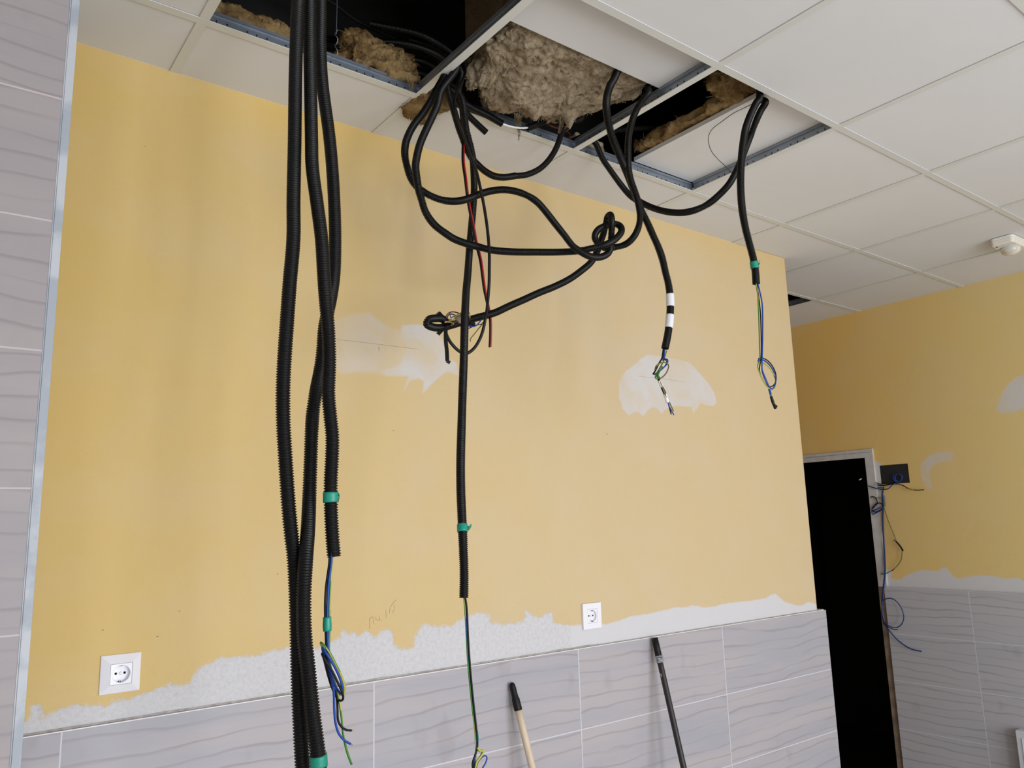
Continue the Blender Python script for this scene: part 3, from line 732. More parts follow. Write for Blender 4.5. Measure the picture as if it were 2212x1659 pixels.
wire(A2, [(711.5, 1195), (711.6, 1213), (704.7, 1264), (702.3, 1302), (702.6, 1340), (703.6, 1365), (705, 1410), (707, 1450, -.50), (720, 1492, -.50), (733, 1513, -.51), (741, 1510, -.522), (740, 1498, -.525), (730, 1475, -.525), (715, 1445, -.525), (703, 1427, -.525), (695.5, 1412, -.518), (700, 1425, -.505), (712, 1470, -.495), (726, 1500, -.50), (729, 1530), (730, 1555), (736, 1568), (746, 1576), (759, 1578)], 'wblack', yw, .0020, label='black wire')
wire(A2, [(716, 1195), (716, 1213), (711, 1251), (708.2, 1289), (707, 1332), (707.5, 1365), (708.5, 1400), (712, 1440, -.505), (726, 1485, -.505), (737, 1498, -.515), (740, 1488, -.522), (733, 1462, -.523), (717, 1430, -.524), (704, 1410, -.522), (696.5, 1399, -.515), (699, 1412, -.505), (712, 1450, -.50), (720.5, 1490, -.51), (722, 1530), (724.5, 1560), (732, 1585), (745, 1600), (757, 1607)], 'wblue', yw, .0020, dy=-.004, label='blue wire')
wire(A2, [(718, 1195), (717.5, 1213), (714.8, 1251), (712.4, 1289), (711, 1332), (711.5, 1365), (710.5, 1410), (716, 1450, -.508), (731, 1496, -.51), (741.5, 1501, -.518), (744.5, 1488, -.522), (739, 1465, -.524), (725, 1435, -.526), (709, 1405, -.526), (693.5, 1388, -.520), (698, 1402, -.505), (712, 1436, -.50), (722, 1468, -.505), (732, 1510), (738, 1550), (742, 1590), (750, 1625), (759.5, 1651)], 'wgreen', yw, .0020, dy=.003, label='green and yellow wire')
for (u, v, a, b) in [(759, 1578, 762.5, 1578), (757, 1607, 760.5, 1609)]:
    wire(A2, [(u, v), (a, b)], 'copper', yw, .0012, name='bare_wire_end')
def wrap(info, pts, mat, r, name='tape_band', label=None, k=12):
    P = pix(pts); C, s = spline(P, .003); m = MB(); R_ = np.full(len(C), r) + np.array([mnoise.noise(Vector(c) * 90) * r * .12 for c in C])
    m.rings(sweep(C, R_, k), True, True); o = m.build(name, MAT[mat], None, True); adopt(info['root'], o)
    if label: o['label'] = label
wrap(A2, [(706.6, 1333, yw - .001), (706.8, 1348, yw - .001), (707, 1363, yw - .001)], 'teal', .0074, label='green tape')

# ------------------------------------------------------------------ hoses: thinner ones in the middle
DM = .0200
G2 = 'thinner black conduits from the middle opening'
B1 = conduit([np.array([.16, .17, H + .10]), np.array([.28, .17, H + .165]), np.array([.42, .10, H + .165]), np.array([.55, -.05, H + .12]), np.array([.622, -.12, H + .055])] + pix([(941, 198, -.145), (929, 221, -.145), (912, 247, -.145), (895, 268.5, -.145), (883, 290, -.145), (875.7, 312, -.145), (874.5, 336, -.145), (880, 362, -.14), (889, 388, -.14), (902, 405, -.14), (919, 417, -.14), (942, 428, -.15), (964.6, 434, -.16), (990, 434.4, -.165), (1015, 428, -.165), (1040.5, 418, -.165), (1066, 411.6, -.17), (1091, 410, -.18), (1116.5, 414, -.19), (1142, 424, -.20), (1162, 438, -.22), (1180, 458.5, -.235), (1197.5, 481, -.25), (1218, 506.6, -.265), (1238, 532, -.275), (1255.7, 544.6, -.28), (1272, 553, -.28), (1286, 556, -.277), (1302, 554, -.270), (1315, 545, -.262), (1319, 532, -.26), (1320, 515, -.265), (1321.6, 488, -.272), (1321, 472, -.265), (1318, 464, -.245), (1312, 470, -.222), (1307.5, 488, -.208), (1303.5, 505, -.203), (1297.5, 521.6, -.20), (1290, 543, -.20), (1277, 566, -.20), (1258, 583, -.20), (1230, 603, -.195), (1198, 619, -.19), (1165.5, 632, -.185), (1133, 646.7, -.18), (1100.5, 661, -.175), (1068, 676, -.17), (1035, 685, -.165), (1003, 694, -.16), (980, 701, -.16), (966, 705, -.16), (950, 708, -.165), (932, 706, -.175), (922, 699, -.185), (926, 691, -.19), (942, 687.5, -.185), (956, 689, -.18), (962, 695, -.178)]), DM,
             'black corrugated conduit looping outermost left, knotted at right, ending in a small coil', pitch=.0037, group=G2)
B2 = conduit([np.array([.44, -.02, H + .16]), np.array([.57, -.10, H + .125]), np.array([.640, -.15, H + .05])] + pix([(952, 196, -.175), (945, 225, -.18), (936, 247, -.185), (926, 268.5, -.185), (916, 290, -.185), (907, 312, -.185), (900, 340, -.185), (897.5, 360, -.185), (900, 382.5, -.185), (904, 408, -.185), (911, 433, -.185), (917, 453, -.18), (926.6, 471, -.175), (942, 489, -.17), (962, 504, -.17), (982, 516.7, -.165), (1010, 527, -.165), (1033, 533, -.165), (1061, 540, -.175), (1104, 544, -.185), (1154, 544.6, -.20), (1205, 544.6, -.22), (1240, 543, -.24), (1259, 540.5, -.25), (1275, 537, -.265), (1297.5, 532, -.288), (1317, 524.5, -.292), (1334, 512, -.280), (1342.5, 499, -.265), (1340, 489, -.25), (1331, 484, -.238), (1317, 485.5, -.236), (1303, 490, -.236), (1292, 496.5, -.236), (1285.5, 507, -.236), (1286, 518, -.238), (1293, 527, -.240), (1303, 534, -.236), (1315, 536, -.230), (1328, 534, -.232), (1346, 530, -.25), (1360, 521.6, -.275), (1372, 507, -.30), (1380, 488, -.32), (1382.5, 468.6, -.33), (1380.5, 449, -.335), (1374.7, 423, -.335), (1364.5, 395, -.335), (1358, 367, -.335), (1356.5, 332, -.335), (1358, 294, -.34), (1364.5, 263.5, -.35), (1374.7, 238, -.36), (1387, 218, -.375), (1401, 200, -.385)]) + [np.array([1.185, -.355, H + .055]), np.array([1.27, -.31, H + .13])], DM,
             'black corrugated conduit sagging lowest across the wall, rising right of the knot', pitch=.0037, group=G2)
wire_seg = sleeve
B5 = conduit([np.array([.56, -.03, H + .15]), np.array([.63, -.08, H + .12]), np.array([.672, -.12, H + .045])] + pix([(990, 196, -.12), (998, 214, -.12), (1003, 247, -.12), (1007, 279, -.115), (1014, 306, -.11), (1020, 332, -.10), (1022.5, 357, -.10), (1024.3, 408, -.10), (1022.5, 440, -.10), (1019, 484, -.10), (1014.5, 534, -.115), (1011, 585, -.14), (1007, 629, -.18), (1004.4, 678, -.22), (1003, 726.5, -.25), (1001.8, 775, -.27), (999.5, 840, -.29), (997, 920, -.31), (995, 1000, -.34), (995.5, 1060, -.36), (998, 1120, -.38), (1000.5, 1180, -.395), (1002.5, 1240, -.40), (1001.8, 1291, -.40)]), .0202,
             'long straight black corrugated conduit down the middle of the wall, green tape near end', pitch=.0043, group=G2)
sleeve(B5, 1133, 1152, 'teal', label='green tape'); flag(B5, [(1009, 1142, -.39), (1014, 1140, -.395), (1018.5, 1134, -.395)], 'teal', .010)
yy = -.402
wire(B5, [(1002, 1285), (1004, 1310), (1007, 1360), (1010, 1420), (1016, 1490), (1022, 1545), (1026, 1580), (1027, 1600), (1028, 1630), (1025, 1650), (1022, 1680)], 'wgreen', yy, .0017, label='green and yellow wire')
wire(B5, [(1004, 1285), (1008, 1310), (1011.5, 1380), (1015.5, 1440), (1022, 1510), (1027.5, 1560), (1030.5, 1590), (1031, 1615), (1026, 1632), (1021, 1648), (1022, 1660), (1032, 1645), (1041, 1628), (1045, 1622), (1040, 1632), (1030, 1650), (1024, 1690)], 'wblack', yy, .0021, dy=-.003, label='black wire')
wire(B5, [(1003, 1285), (1006, 1310), (1009, 1380), (1014, 1440), (1020, 1500), (1025, 1550), (1028.5, 1585), (1029, 1618), (1024, 1655), (1030, 1648), (1040, 1637), (1048, 1632), (1052, 1637), (1049, 1648), (1041, 1662), (1036, 1680)], 'wblue', yy, .0015, dy=-.001, label='blue wire')
wire(B5, [(1031, 1615), (1036, 1622), (1045, 1622), (1040, 1632), (1030, 1646), (1026, 1660)], 'wgreen', yy, .0025, dy=-.006, label='green wire')
wrap(B5, [(1028.3, 1579, yy), (1029.5, 1590, yy), (1030, 1599, yy)], 'teal', .0040, label='green tape')

B3 = conduit([np.array([.55, .05, H + .13]), np.array([.61, -.02, H + .105]), np.array([.650, -.07, H + .045])] + pix([(970, 205, -.085), (981, 241, -.085), (989, 268.5, -.085), (998, 295.6, -.085), (1008, 321, -.075), (1020, 343, -.065), (1033, 357, -.06), (1048, 370, -.06), (1066, 380, -.06), (1086, 383, -.06), (1103, 381.5, -.06), (1114, 379.5, -.06)]), .0205,
             'left half of the U shaped black conduit joined end to end under the wool', pitch=.0037, group=G2)
B3b = conduit(pix([(1112, 380, -.06), (1122, 379.5, -.06), (1137, 377.5, -.06), (1162, 367, -.06), (1180, 352, -.06), (1195, 332, -.065), (1205, 311.6, -.07), (1212.7, 289, -.08), (1221, 275, -.09), (1233, 262, -.10)]) + [np.array([1.14, -.11, H + .05]), np.array([1.18, -.06, H + .16])], .0185,
             'right half of the U shaped black conduit joined end to end under the wool', pitch=.0030, mat='black2', group=G2, open_end=False)
B6 = conduit([np.array([.58, .06, H + .10]), np.array([.64, -.02, H + .07])] + pix([(985, 205, -.06), (995, 226, -.055), (1008, 245, -.055), (1023, 261, -.055), (1050, 286, -.055)]), .0200,
             'short black conduit stub with a cut end beside the U shaped loop', pitch=.0037, group=G2)
B7 = conduit([np.array([.60, .02, H + .09]), np.array([.655, -.03, H + .06])] + pix([(985, 190, -.06), (1002, 220, -.045), (1017, 231, -.04), (1055, 250, -.035), (1084, 267, -.035)]), .0215,
             'black conduit under the wool whose cut end shows a white cable', pitch=.0037, group=G2)
wire(B7, [(1078, 263, -.035), (1085, 267, -.036), (1097, 271.5, -.037), (1112, 275, -.038), (1128, 276.5, -.038), (1142, 275.5, -.038)], 'wwhite', r=.0031, label='white cable', name='cable')
B8 = conduit(pix([(1139, 276, -.038), (1150, 273, -.042), (1164, 267, -.05), (1180, 261, -.07), (1195, 257, -.09)]) + [np.array([1.10, -.10, H + .04]), np.array([1.20, -.06, H + .12])], .0205,
             'black conduit receiving the white cable below the wool', mat='black2', pitch=.0037, group=G2, open_start=True, open_end=False)

# right group
C1 = conduit([np.array([.98, -.42, H + .20]), np.array([1.06, -.375, H + .085]), np.array([1.045, -.365, H + .045])] + pix([(1326.6, 170, -.365), (1317, 188, -.365), (1311, 210, -.36), (1310, 238, -.36), (1315, 268.6, -.355), (1324, 301.5, -.35), (1337, 332, -.34), (1352, 367, -.32), (1366, 403, -.295), (1376, 430, -.285), (1387, 458.5, -.285), (1397.5, 479, -.285), (1410, 507, -.29), (1422, 534, -.295), (1431, 560, -.30), (1437.4, 588, -.30), (1443, 610, -.30), (1446.6, 632, -.30), (1448, 655, -.30), (1447.5, 677, -.30), (1445.5, 700, -.30), (1442.5, 723, -.30), (1436.5, 752, -.30)]), .0225,
             'black corrugated conduit wrapped with two bands of white tape, wires knotted below', pitch=.0037, group=G2)
sleeve(C1, 635, 663, 'wtape', label='white tape', sel=lambda q: q[:, 0] > 1400); sleeve(C1, 680, 709, 'wtape', label='white tape', sel=lambda q: q[:, 0] > 1400)
y1 = -.30
z5 = lambda L: [(1380 + p[0] / 5.717, 620 + p[1] / 5.717) + tuple(p[2:]) for p in L]
wire(C1, z5([(305, 760), (295, 820), (285, 880), (250, 940), (200, 1040), (175, 1075)]), 'wblack', y1, .0024, label='black wire')
wire(C1, z5([(320, 770), (310, 860), (300, 890), (340, 890, -.31), (358, 910, -.315), (350, 945, -.312), (300, 1000), (240, 1050), (190, 1080)]), 'wblue', y1, .0021, dy=-.004, label='blue wire')
wire(C1, z5([(312, 770), (300, 840), (285, 900, -.29), (330, 900, -.305), (345, 930, -.31), (310, 990, -.31), (250, 1050), (225, 1080), (240, 1130), (262, 1165), (290, 1240), (330, 1340), (375, 1470), (432, 1580)]), 'wblue', y1, .0017, label='blue wire')
wire(C1, z5([(345, 790), (325, 860), (300, 930, -.29), (260, 1000, -.295), (215, 1080, -.31), (205, 1120, -.315), (230, 1135, -.315), (240, 1080, -.315), (290, 985, -.312)]), 'wgreen', y1, .0021, label='green wire')
wire(C1, z5([(200, 1020), (215, 975, -.31), (270, 938, -.315), (330, 932, -.315), (365, 960, -.315), (362, 1010, -.31), (325, 1080, -.31), (270, 1125, -.31), (245, 1130, -.305)]), 'wolive', y1, .0020, label='ochre wire loop', dy=-.003)
wire(C1, z5([(230, 1090), (245, 1130), (262, 1165), (292, 1240), (330, 1350), (360, 1430), (400, 1572)]), 'wblack', y1, .0019, dy=.004, label='black wire')
wire(C1, z5([(262, 1165), (292, 1240), (335, 1350), (385, 1440), (428, 1532)]), 'wolive', y1, .0019, dy=-.003, label='ochre wire')
wrap(C1, z5([(248, 1155, y1), (262, 1180, y1), (283, 1232, y1)]), 'wtape', .0046, 'sleeve', 'white sleeve')
wrap(C1, z5([(286, 1240, y1), (305, 1280, y1), (322, 1318, y1)]), 'btape', .0044, 'sleeve')
wrap(C1, z5([(322, 1322, y1), (338, 1370, y1), (358, 1425, y1)]), 'wtape', .0050, 'sleeve', 'white sleeve')
wrap(C1, z5([(228, 1085, y1), (240, 1120, y1), (250, 1152, y1)]), 'btape', .0040, 'sleeve')

C3 = conduit([np.array([1.22, .20, H + .14]), np.array([1.235, .07, H + .07]), np.array([1.225, -.03, H + .045])] + pix([(1283.5, 306, -.045), (1301, 342, -.055), (1321.5, 372, -.07), (1342, 400, -.09), (1362, 423, -.12), (1382, 435.7, -.16), (1402.5, 446, -.20), (1428, 454.7, -.26), (1453, 459, -.32), (1478.5, 459, -.37), (1504, 453, -.41), (1529, 441, -.44), (1554, 420.5, -.46), (1574.7, 398, -.475), (1588, 375, -.48), (1598.5, 352, -.49), (1610, 322, -.50), (1622, 291, -.51), (1633, 262, -.53), (1644, 238, -.54), (1654, 221, -.55)]) + [np.array([1.50, -.52, H + .04]), np.array([1.46, -.43, H + .16])], .0205,
             'black corrugated conduit slung in a wide U between the two right-hand openings', pitch=.0037, group=G2, open_end=False)
Dp = conduit([np.array([1.36, -.46, H + .16]), np.array([1.44, -.555, H + .05])] + pix([(1641, 211, -.565), (1634, 222, -.565), (1625, 240, -.56), (1618, 256, -.56), (1610, 281, -.56), (1605, 311.6, -.555), (1601.5, 344.6, -.55), (1599.8, 382.5, -.545), (1600.5, 420.5, -.54), (1604, 458.5, -.54), (1611, 496.5, -.54), (1619.5, 529, -.54), (1627.5, 560, -.54), (1631.5, 585, -.54), (1633.5, 613, -.54)]), .0215,
             'rightmost black corrugated conduit, green tape at its cut end, long wires below', pitch=.0037, group=G2)
sleeve(Dp, 565, 581, 'teal', label='green tape'); flag(Dp, [(1637, 572, -.55), (1641, 569, -.555), (1642, 562, -.555)], 'teal', .006)
y2 = -.54
z6 = lambda L: [(1590 + p[0] / 4.608, 540 + p[1] / 4.608) + tuple(p[2:]) for p in L]
wire(Dp, z6([(196, 330), (212, 420), (224, 600), (230, 800), (235, 1000), (236, 1080), (225, 1120, -.55), (213, 1160, -.553), (225, 1200, -.553), (262, 1290, -.553), (300, 1350, -.553), (350, 1388, -.545), (385, 1370, -.54), (396, 1300, -.535), (365, 1220, -.535), (310, 1150, -.535), (250, 1115, -.535), (222, 1100, -.54)]), 'wgreen', y2, .0017, label='green and yellow wire')
wire(Dp, z6([(215, 330), (238, 420), (258, 520), (264, 620), (264, 900), (260, 1060), (258, 1150), (262, 1210), (290, 1290, -.548), (320, 1350, -.548), (355, 1382, -.545), (380, 1360, -.54), (395, 1300, -.535), (375, 1210, -.53), (320, 1130, -.53), (260, 1090, -.53), (228, 1085, -.535), (220, 1110, -.545)]), 'wblue', y2, .0020, dy=-.004, label='blue wire')
wire(Dp, z6([(206, 330), (225, 470), (242, 620), (249, 800), (250, 1060), (240, 1130), (232, 1200), (255, 1270, -.543), (300, 1345, -.543), (345, 1360, -.54), (375, 1345, -.538), (399, 1290, -.535), (385, 1200, -.53), (330, 1115, -.528), (265, 1076, -.528), (225, 1080, -.533)]), 'wblack', y2, .0017, dy=.003, label='black wire')
wire(Dp, z6([(262, 1210), (300, 1300), (335, 1390), (345, 1440)]), 'wblue', y2, .0026, dy=-.004, label='blue wire')
wrap(Dp, z6([(330, 1385, y2), (340, 1420, y2), (348, 1455, y2)]), 'teal', .0034, label='green tape')
wrap(Dp, z6([(348, 1458, y2), (362, 1500, y2), (372, 1530, y2), (392, 1578, y2)]), 'btape', .0040, 'tape_tail', 'black taped wire end')
wrap(Dp, z6([(378, 1540, y2 - .002), (390, 1560, y2 - .002), (400, 1555, y2 - .002)]), 'btape', .0040, 'tape_tail')

# ------------------------------------------------------------------ loose cables
def cable(label, parts, name='cable', group=None):
    P0 = pix(parts[0][0][:1])[0]
    root = empty(name, tuple(P0), label, 'cable', group); info = dict(root=root)
    for pts, mat, r, lab in parts: wire(info, pts, mat, None, r, label=lab, name='core')
    return info
bc = [(1003, 296, -.19), (1015, 330, -.19), (1029, 370, -.19), (1038, 408, -.195), (1045.6, 446, -.195), (1053, 496.5, -.20), (1057, 547, -.205), (1057, 580, -.205), (1056.5, 612.5, -.205), (1054, 645, -.20), (1051.6, 671, -.20), (1048, 690.7, -.20), (1042, 718, -.19), (1032, 741, -.18), (1020.7, 755.8, -.175), (1009, 763, -.17), (996, 761, -.17), (983, 751, -.17), (970, 734.6, -.17), (962, 715, -.17), (961, 703.7, -.17)]
P = [np.array([.60, -.10, H + .11]), np.array([.655, -.165, H + .03])] + pix([(980, 225, -.19)]) + pix(bc)
C, s = spline(P, .004); m = MB(); m.rings(sweep(C, .0042, 10), True, True)
o = m.build('cable', MAT['wblack'], None, True); tag(o, 'smooth black round cable hanging straight then looping up to the wire cluster', 'cable', 'loose cables from the middle opening')
rc = [(1001, 300, -.075), (1000.5, 324, -.10), (1001, 352, -.118), (1006, 387.6, -.13), (1010, 423, -.13), (1015, 453, -.13), (1023, 491, -.13), (1030, 529, -.13), (1038, 560, -.14), (1043, 596, -.15), (1046.5, 622, -.155), (1052, 648, -.16), (1057, 671, -.165), (1060, 694, -.17), (1060, 726.5, -.17), (1059, 749, -.17)]
cable('flat twin cable, one side red and one black, ending in mid air below the loops',
      [([('w', .70, -.07, H + .02)] + [(u + (1.6 if v < 640 else .8), v, y + (0 if v < 640 else .003)) for u, v, y in rc], 'wred', .0026, 'red core'),
       ([('w', .695, -.07, H + .02)] + [(u - 1.8, v + 1, y + .001) for u, v, y in rc], 'wblack', .0026, 'black core')], group='loose cables from the middle opening')
o = rope('cable', [np.array([1.40, -.40, H + .07]), np.array([1.50, -.52, H + .07])] + pix([(1628, 222, -.53), (1608, 233, -.50), (1587, 243, -.48), (1560, 262, -.46), (1536, 282, -.44), (1530, 300, -.43), (1536, 325, -.43), (1552, 345, -.43), (1570, 362, -.44), (1590, 384, -.46)]), .0013, MAT['wgrey'])
tag(o, 'thin grey wire curling below the white tile that slid right', 'cable')

# wire cluster at the end of the knotted conduit
cl = empty('terminal_cluster', tuple(UY(985, 695, -.19)), 'tangle of bare terminal wires and tape behind the long straight conduit', 'wiring')
ci = dict(root=cl)
z8 = lambda L, y=-.185: [(880 + p[0] / 9.217, 640 + p[1] / 9.217, p[2] if len(p) > 2 else y) for p in L]
wire(ci, z8([(760, 450), (775, 390), (820, 335), (890, 310), (970, 320), (1050, 350), (1100, 380)]), 'wbrown', r=.0015, label='brown wire')
wire(ci, z8([(790, 440), (810, 385), (850, 355), (910, 360), (970, 385)]), 'wblack', r=.0013, label='black wire')
wire(ci, z8([(850, 330), (855, 400), (870, 440), (900, 410), (950, 400)], -.19), 'wblue', r=.0012, label='blue wire')
wire(ci, z8([(820, 470), (860, 480), (905, 480), (940, 430), (990, 370), (1060, 330)], -.195), 'wgreen', r=.0014, label='green and yellow wire')
wire(ci, z8([(1000, 500), (930, 520), (890, 560), (875, 585)], -.198), 'wolive', r=.0016, label='ochre wire')
wire(ci, z8([(740, 515), (800, 508), (860, 515), (910, 540), (915, 565)], -.20), 'copper', r=.0022, name='bare_wire_end')
wire(ci, z8([(1180, 540, -.17), (1240, 590), (1310, 605), (1380, 575), (1440, 510), (1470, 470)], -.19), 'wblue', r=.0016, label='blue wire')
wire(ci, z8([(1200, 650, -.17), (1290, 610), (1360, 580), (1480, 555)], -.185), 'wbrown', r=.0013, label='brown wire')
wire(ci, z8([(1230, 320, -.17), (1248, 370), (1240, 440)], -.18), 'wgreen', r=.0013)
wire(ci, z8([(1500, 520), (1470, 580), (1390, 680), (1310, 780), (1262, 840), (1252, 900)], -.185), 'wolive', r=.0014, label='yellow-green wire')
m = MB(); C, s = spline(pix(z8([(955, 430), (1010, 440), (1070, 450)], -.185)), .004); m.rings(sweep(C, np.linspace(.004, .013, len(C)), 10), True, True)
o = m.build('paper_wrap', plain('dusty_paper', srgb(176, 156, 140), .8, var=.3, vscale=80), None, True); adopt(cl, o)
m = MB(); C, s = spline(pix(z8([(1230, 560), (1280, 555), (1335, 560)], -.18)), .004); m.rings(sweep(C, np.array([.006, .009, .006, .008, .005])[np.linspace(0, 4, len(C)).astype(int)], 8), True, True)
o = m.build('terminal_block', MAT['rubber'], None, False); adopt(cl, o)
wrap(ci, z8([(690, 470, -.18), (740, 470, -.18), (800, 480, -.18), (880, 500, -.17)]), 'btape', .0048, 'cable_end')
def strap(info, pts, w, mat, name, label=None):
    C, s = spline(pix(pts), .004); T, N, B = frames(C); m = MB()
    side = np.cross(T, RM[2]); side /= np.linalg.norm(side, axis=1)[:, None]
    rr = np.stack([C - side * w / 2 - RM[2] * .0008, C + side * w / 2 - RM[2] * .0008, C + side * w / 2 + RM[2] * .0008, C - side * w / 2 + RM[2] * .0008], 1)
    m.rings(rr, True, True); o = m.build(name, MAT[mat], None, False); adopt(info['root'], o)
    if label: o['label'] = label
strap(ci, z8([(765, 660), (762, 760), (765, 900), (785, 1080), (795, 1290)], -.178), .0098, 'btape', 'tape_strip', 'black tape strip')
strap(ci, z8([(780, 1285), (815, 1305), (850, 1325)], -.178), .0085, 'btape', 'tape_strip')
strap(ci, z8([(720, 640), (660, 700), (605, 760)], -.175), .0098, 'btape', 'tape_strip', 'black tape strip')

# things in the dark void: hanger wire, hoses and cable resting above the openings
hw = rope('hanger_wire', [np.array([.345, -.02, H + .58]), np.array([.345, -.01, H + .30]), np.array([.345, -.004, H + .10])], .0012, MAT['galv'])
tag(hw, 'thin steel hanger wire holding the perforated bar in the open ceiling', 'hanger')
C = []
for i in range(30):
    t_ = i / 29; C.append(np.array([.345 + .004 * math.cos(t_ * 14), -.004 + .004 * math.sin(t_ * 14), H + .115 - .080 * t_]))
o = rope('hook', C, .0010, MAT['galv']); o.parent = hw
conduit([np.array([1.30, .10, H + .10]), np.array([1.38, -.02, H + .12]), np.array([1.50, -.10, H + .13]), np.array([1.70, -.15, H + .14])], .022,
        'black corrugated conduit lying in the void above the slid tile', group='conduits inside the ceiling void', mat='black2')
o = rope('cable', [U(640, -30, 2, H + .22), U(712, 2, 2, H + .21), U(770, 44, 2, H + .20), U(850, 82, 2, H + .18), U(905, 105, 2, H + .16), U(955, 140, 2, H + .13)], .0055, MAT['black2'])
tag(o, 'black round cable crossing the dark void above the left opening', 'cable')
o = rope('cable', [np.array([1.02, .02, H + .10]), np.array([1.08, -.02, H + .05]), np.array([1.15, -.01, H + .06]), np.array([1.24, .05, H + .09])], .004, MAT['wbrown'])
tag(o, 'dark red cable in the void below the hanging edge of wool', 'cable')

# ------------------------------------------------------------------ sockets
def socket(u, v, label, sloped):
    c = UY(u, v, D1); root = empty('power_socket', (c[0], D1, c[2]), label, 'socket', None)
    a, b = .0425, .0225
    def sq(h, y, n=32):
        out = []
        for i in range(n):
            t_ = 2 * math.pi * (i + .5) / n; cx, cz = math.cos(t_), math.sin(t_); k = 1 / max(abs(cx), abs(cz)); out.append((h * cx * k, y, h * cz * k))
        return out
    def sqc(h, y):     # square ring with true corners
        out = []
        for k, (sx, sz, ex, ez) in enumerate([(1, -1, 1, 1), (1, 1, -1, 1), (-1, 1, -1, -1), (-1, -1, 1, -1)]):
            for i in range(8): out.append((h * (sx + (ex - sx) * i / 8), y, h * (sz + (ez - sz) * i / 8)))
        return out
    y_in = -.0135 if sloped else -.0095; y_out = -.0045 if sloped else -.009
    m = MB(); m.rings([sqc(a, 0), sqc(a, y_out + .001), sqc(a - .001, y_out), sqc(b + .0012, y_in), sqc(b + .0004, y_in + .0012), sqc(b + .0004, -.004)], True, False)
    o = m.build('frame', MAT['plastic']); adopt(root, o); o.matrix_parent_inverse = Matrix.Identity(4); o.location = (0, 0, 0)
    def circ_(r, y, n=32):
        s0 = sqc(1, 0); out = []
        for p_ in s0:
            L = math.hypot(p_[0], p_[2]); out.append((r * p_[0] / L, y, r * p_[2] / L))
        return out
    m = MB(); m.rings([sqc(b, -.004), sqc(b, y_in + .0012), sqc(b - .0006, y_in + .0006), circ_(.0195, y_in + .0006), circ_(.0188, y_in + .0016), circ_(.0185, -.0005)], False, False)
    m.rings([circ_(.0185, -.0005), circ_(.004, -.0005)], False, True)
    ins = m.build('insert', MAT['plastic'], root, False)
    # the well is sunk into the wall plate; its floor sits just proud of the wall
    for sx in (-1, 1):
        m = MB(); m.rings([[(sx * .0093 + .0028 * math.cos(q), -.0006, .0028 * math.sin(q)) for q in np.linspace(0, 6.283, 13)[:-1]], [(sx * .0093 + .0028 * math.cos(q), -.0009, .0028 * math.sin(q)) for q in np.linspace(0, 6.283, 13)[:-1]]], False, True)
        m.build('pin_hole', MAT['hole'], ins)
    for sz in (-1, 1):
        m = MB(); m.box(-.0032, .0032, -.0085, -.0005, sz * .0182 - .0016, sz * .0182 + .0012); m.box(-.0024, -.0006, -.0095, -.0088, sz * .0168 - .001, sz * .0168 + .001, 1); m.box(.0006, .0024, -.0095, -.0088, sz * .0168 - .001, sz * .0168 + .001, 1)
        m.build('earth_clip', [MAT['hole'], MAT['galv']], ins)
    m = MB(); C = np.array([(.0026 * math.cos(q), -.0009, .0026 * math.sin(q)) for q in np.linspace(.6, 5.6, 14)]); m.rings(sweep(C, .0003, 5), True, True); m.build('emblem', MAT['wgrey'], ins)
    return root
socket(259.5, 1454, 'white power socket with sloping frame on yellow paint near the tiled pillar', True)
socket(1276, 1330, 'white power socket with flat frame just above the grey tiles, between the two poles', False)

# ------------------------------------------------------------------ poles leaning on the tiles
def pole(px_top, y_top, px_low, y_low, r, mat, label):
    T_ = UY(*px_top, y_top); L_ = UY(*px_low, y_low); d = (L_ - T_) / np.linalg.norm(L_ - T_); k = -T_[2] / d[2]; Bt = T_ + d * k
    root = empty('tool_handle', tuple(Bt), label, 'tool handle', 'long handles leaning on the tiled wall')
    return root, T_, Bt, d
def tube(root, name, pts, rad, mat, k=16, label=None):
    m = MB(); C = np.array(pts); m.rings(sweep(C, np.array(rad), k), True, True); o = m.build(name, MAT[mat], None, True); adopt(root, o)
    if label: o['label'] = label
root, T_, Bt, d = pole((1105, 1474), .240, (1150, 1659), .175, .0105, 'wood', 'pale wooden handle with a black rounded cap, leaning on the tiles below the straight conduit')
L = np.linalg.norm(Bt - T_)
tube(root, 'shaft', [T_ + d * s_ for s_ in np.linspace(.075, L - .003, 20)], np.full(20, .0108), 'wood')
cap = [(0.0, .002), (.003, .0068), (.008, .0090), (.016, .0098), (.035, .0098), (.044, .0104), (.050, .0122), (.080, .0128), (.083, .0118)]
tube(root, 'end_cap', [T_ + d * s_ for s_, _ in cap], [r_ for _, r_ in cap], 'rubber', 20, 'black cap')
root, T_, Bt, d = pole((1414, 1378), .236, (1477, 1659), .120, .011, 'pole', 'dark scuffed handle with black grip and torn grey tape, right of the flat socket')
L = np.linalg.norm(Bt - T_)
tube(root, 'shaft', [T_ + d * s_ for s_ in np.linspace(.05, L - .003, 24)], np.full(24, .0105), 'pole')
tube(root, 'grip', [T_ + d * s_ for s_ in (0, .001, .03, .062, .063)], [.0100, .0118, .0120, .0122, .011], 'rubber', 20, 'black grip')
cr = [(s_, .0125 + .0022 * math.sin(s_ * 900) + .001 * math.sin(s_ * 2100)) for s_ in np.linspace(.060, .086, 14)]
MAT['rag'] = plain('torn_grey_tape', srgb(150, 152, 156), .6, var=.5, vscale=120, bump=1, bscale=200)
tube(root, 'torn_tape', [T_ + d * s_ for s_, _ in cr], [r_ for _, r_ in cr], 'rag', 14, 'torn grey tape')
m = MB(); R = random.Random(3)
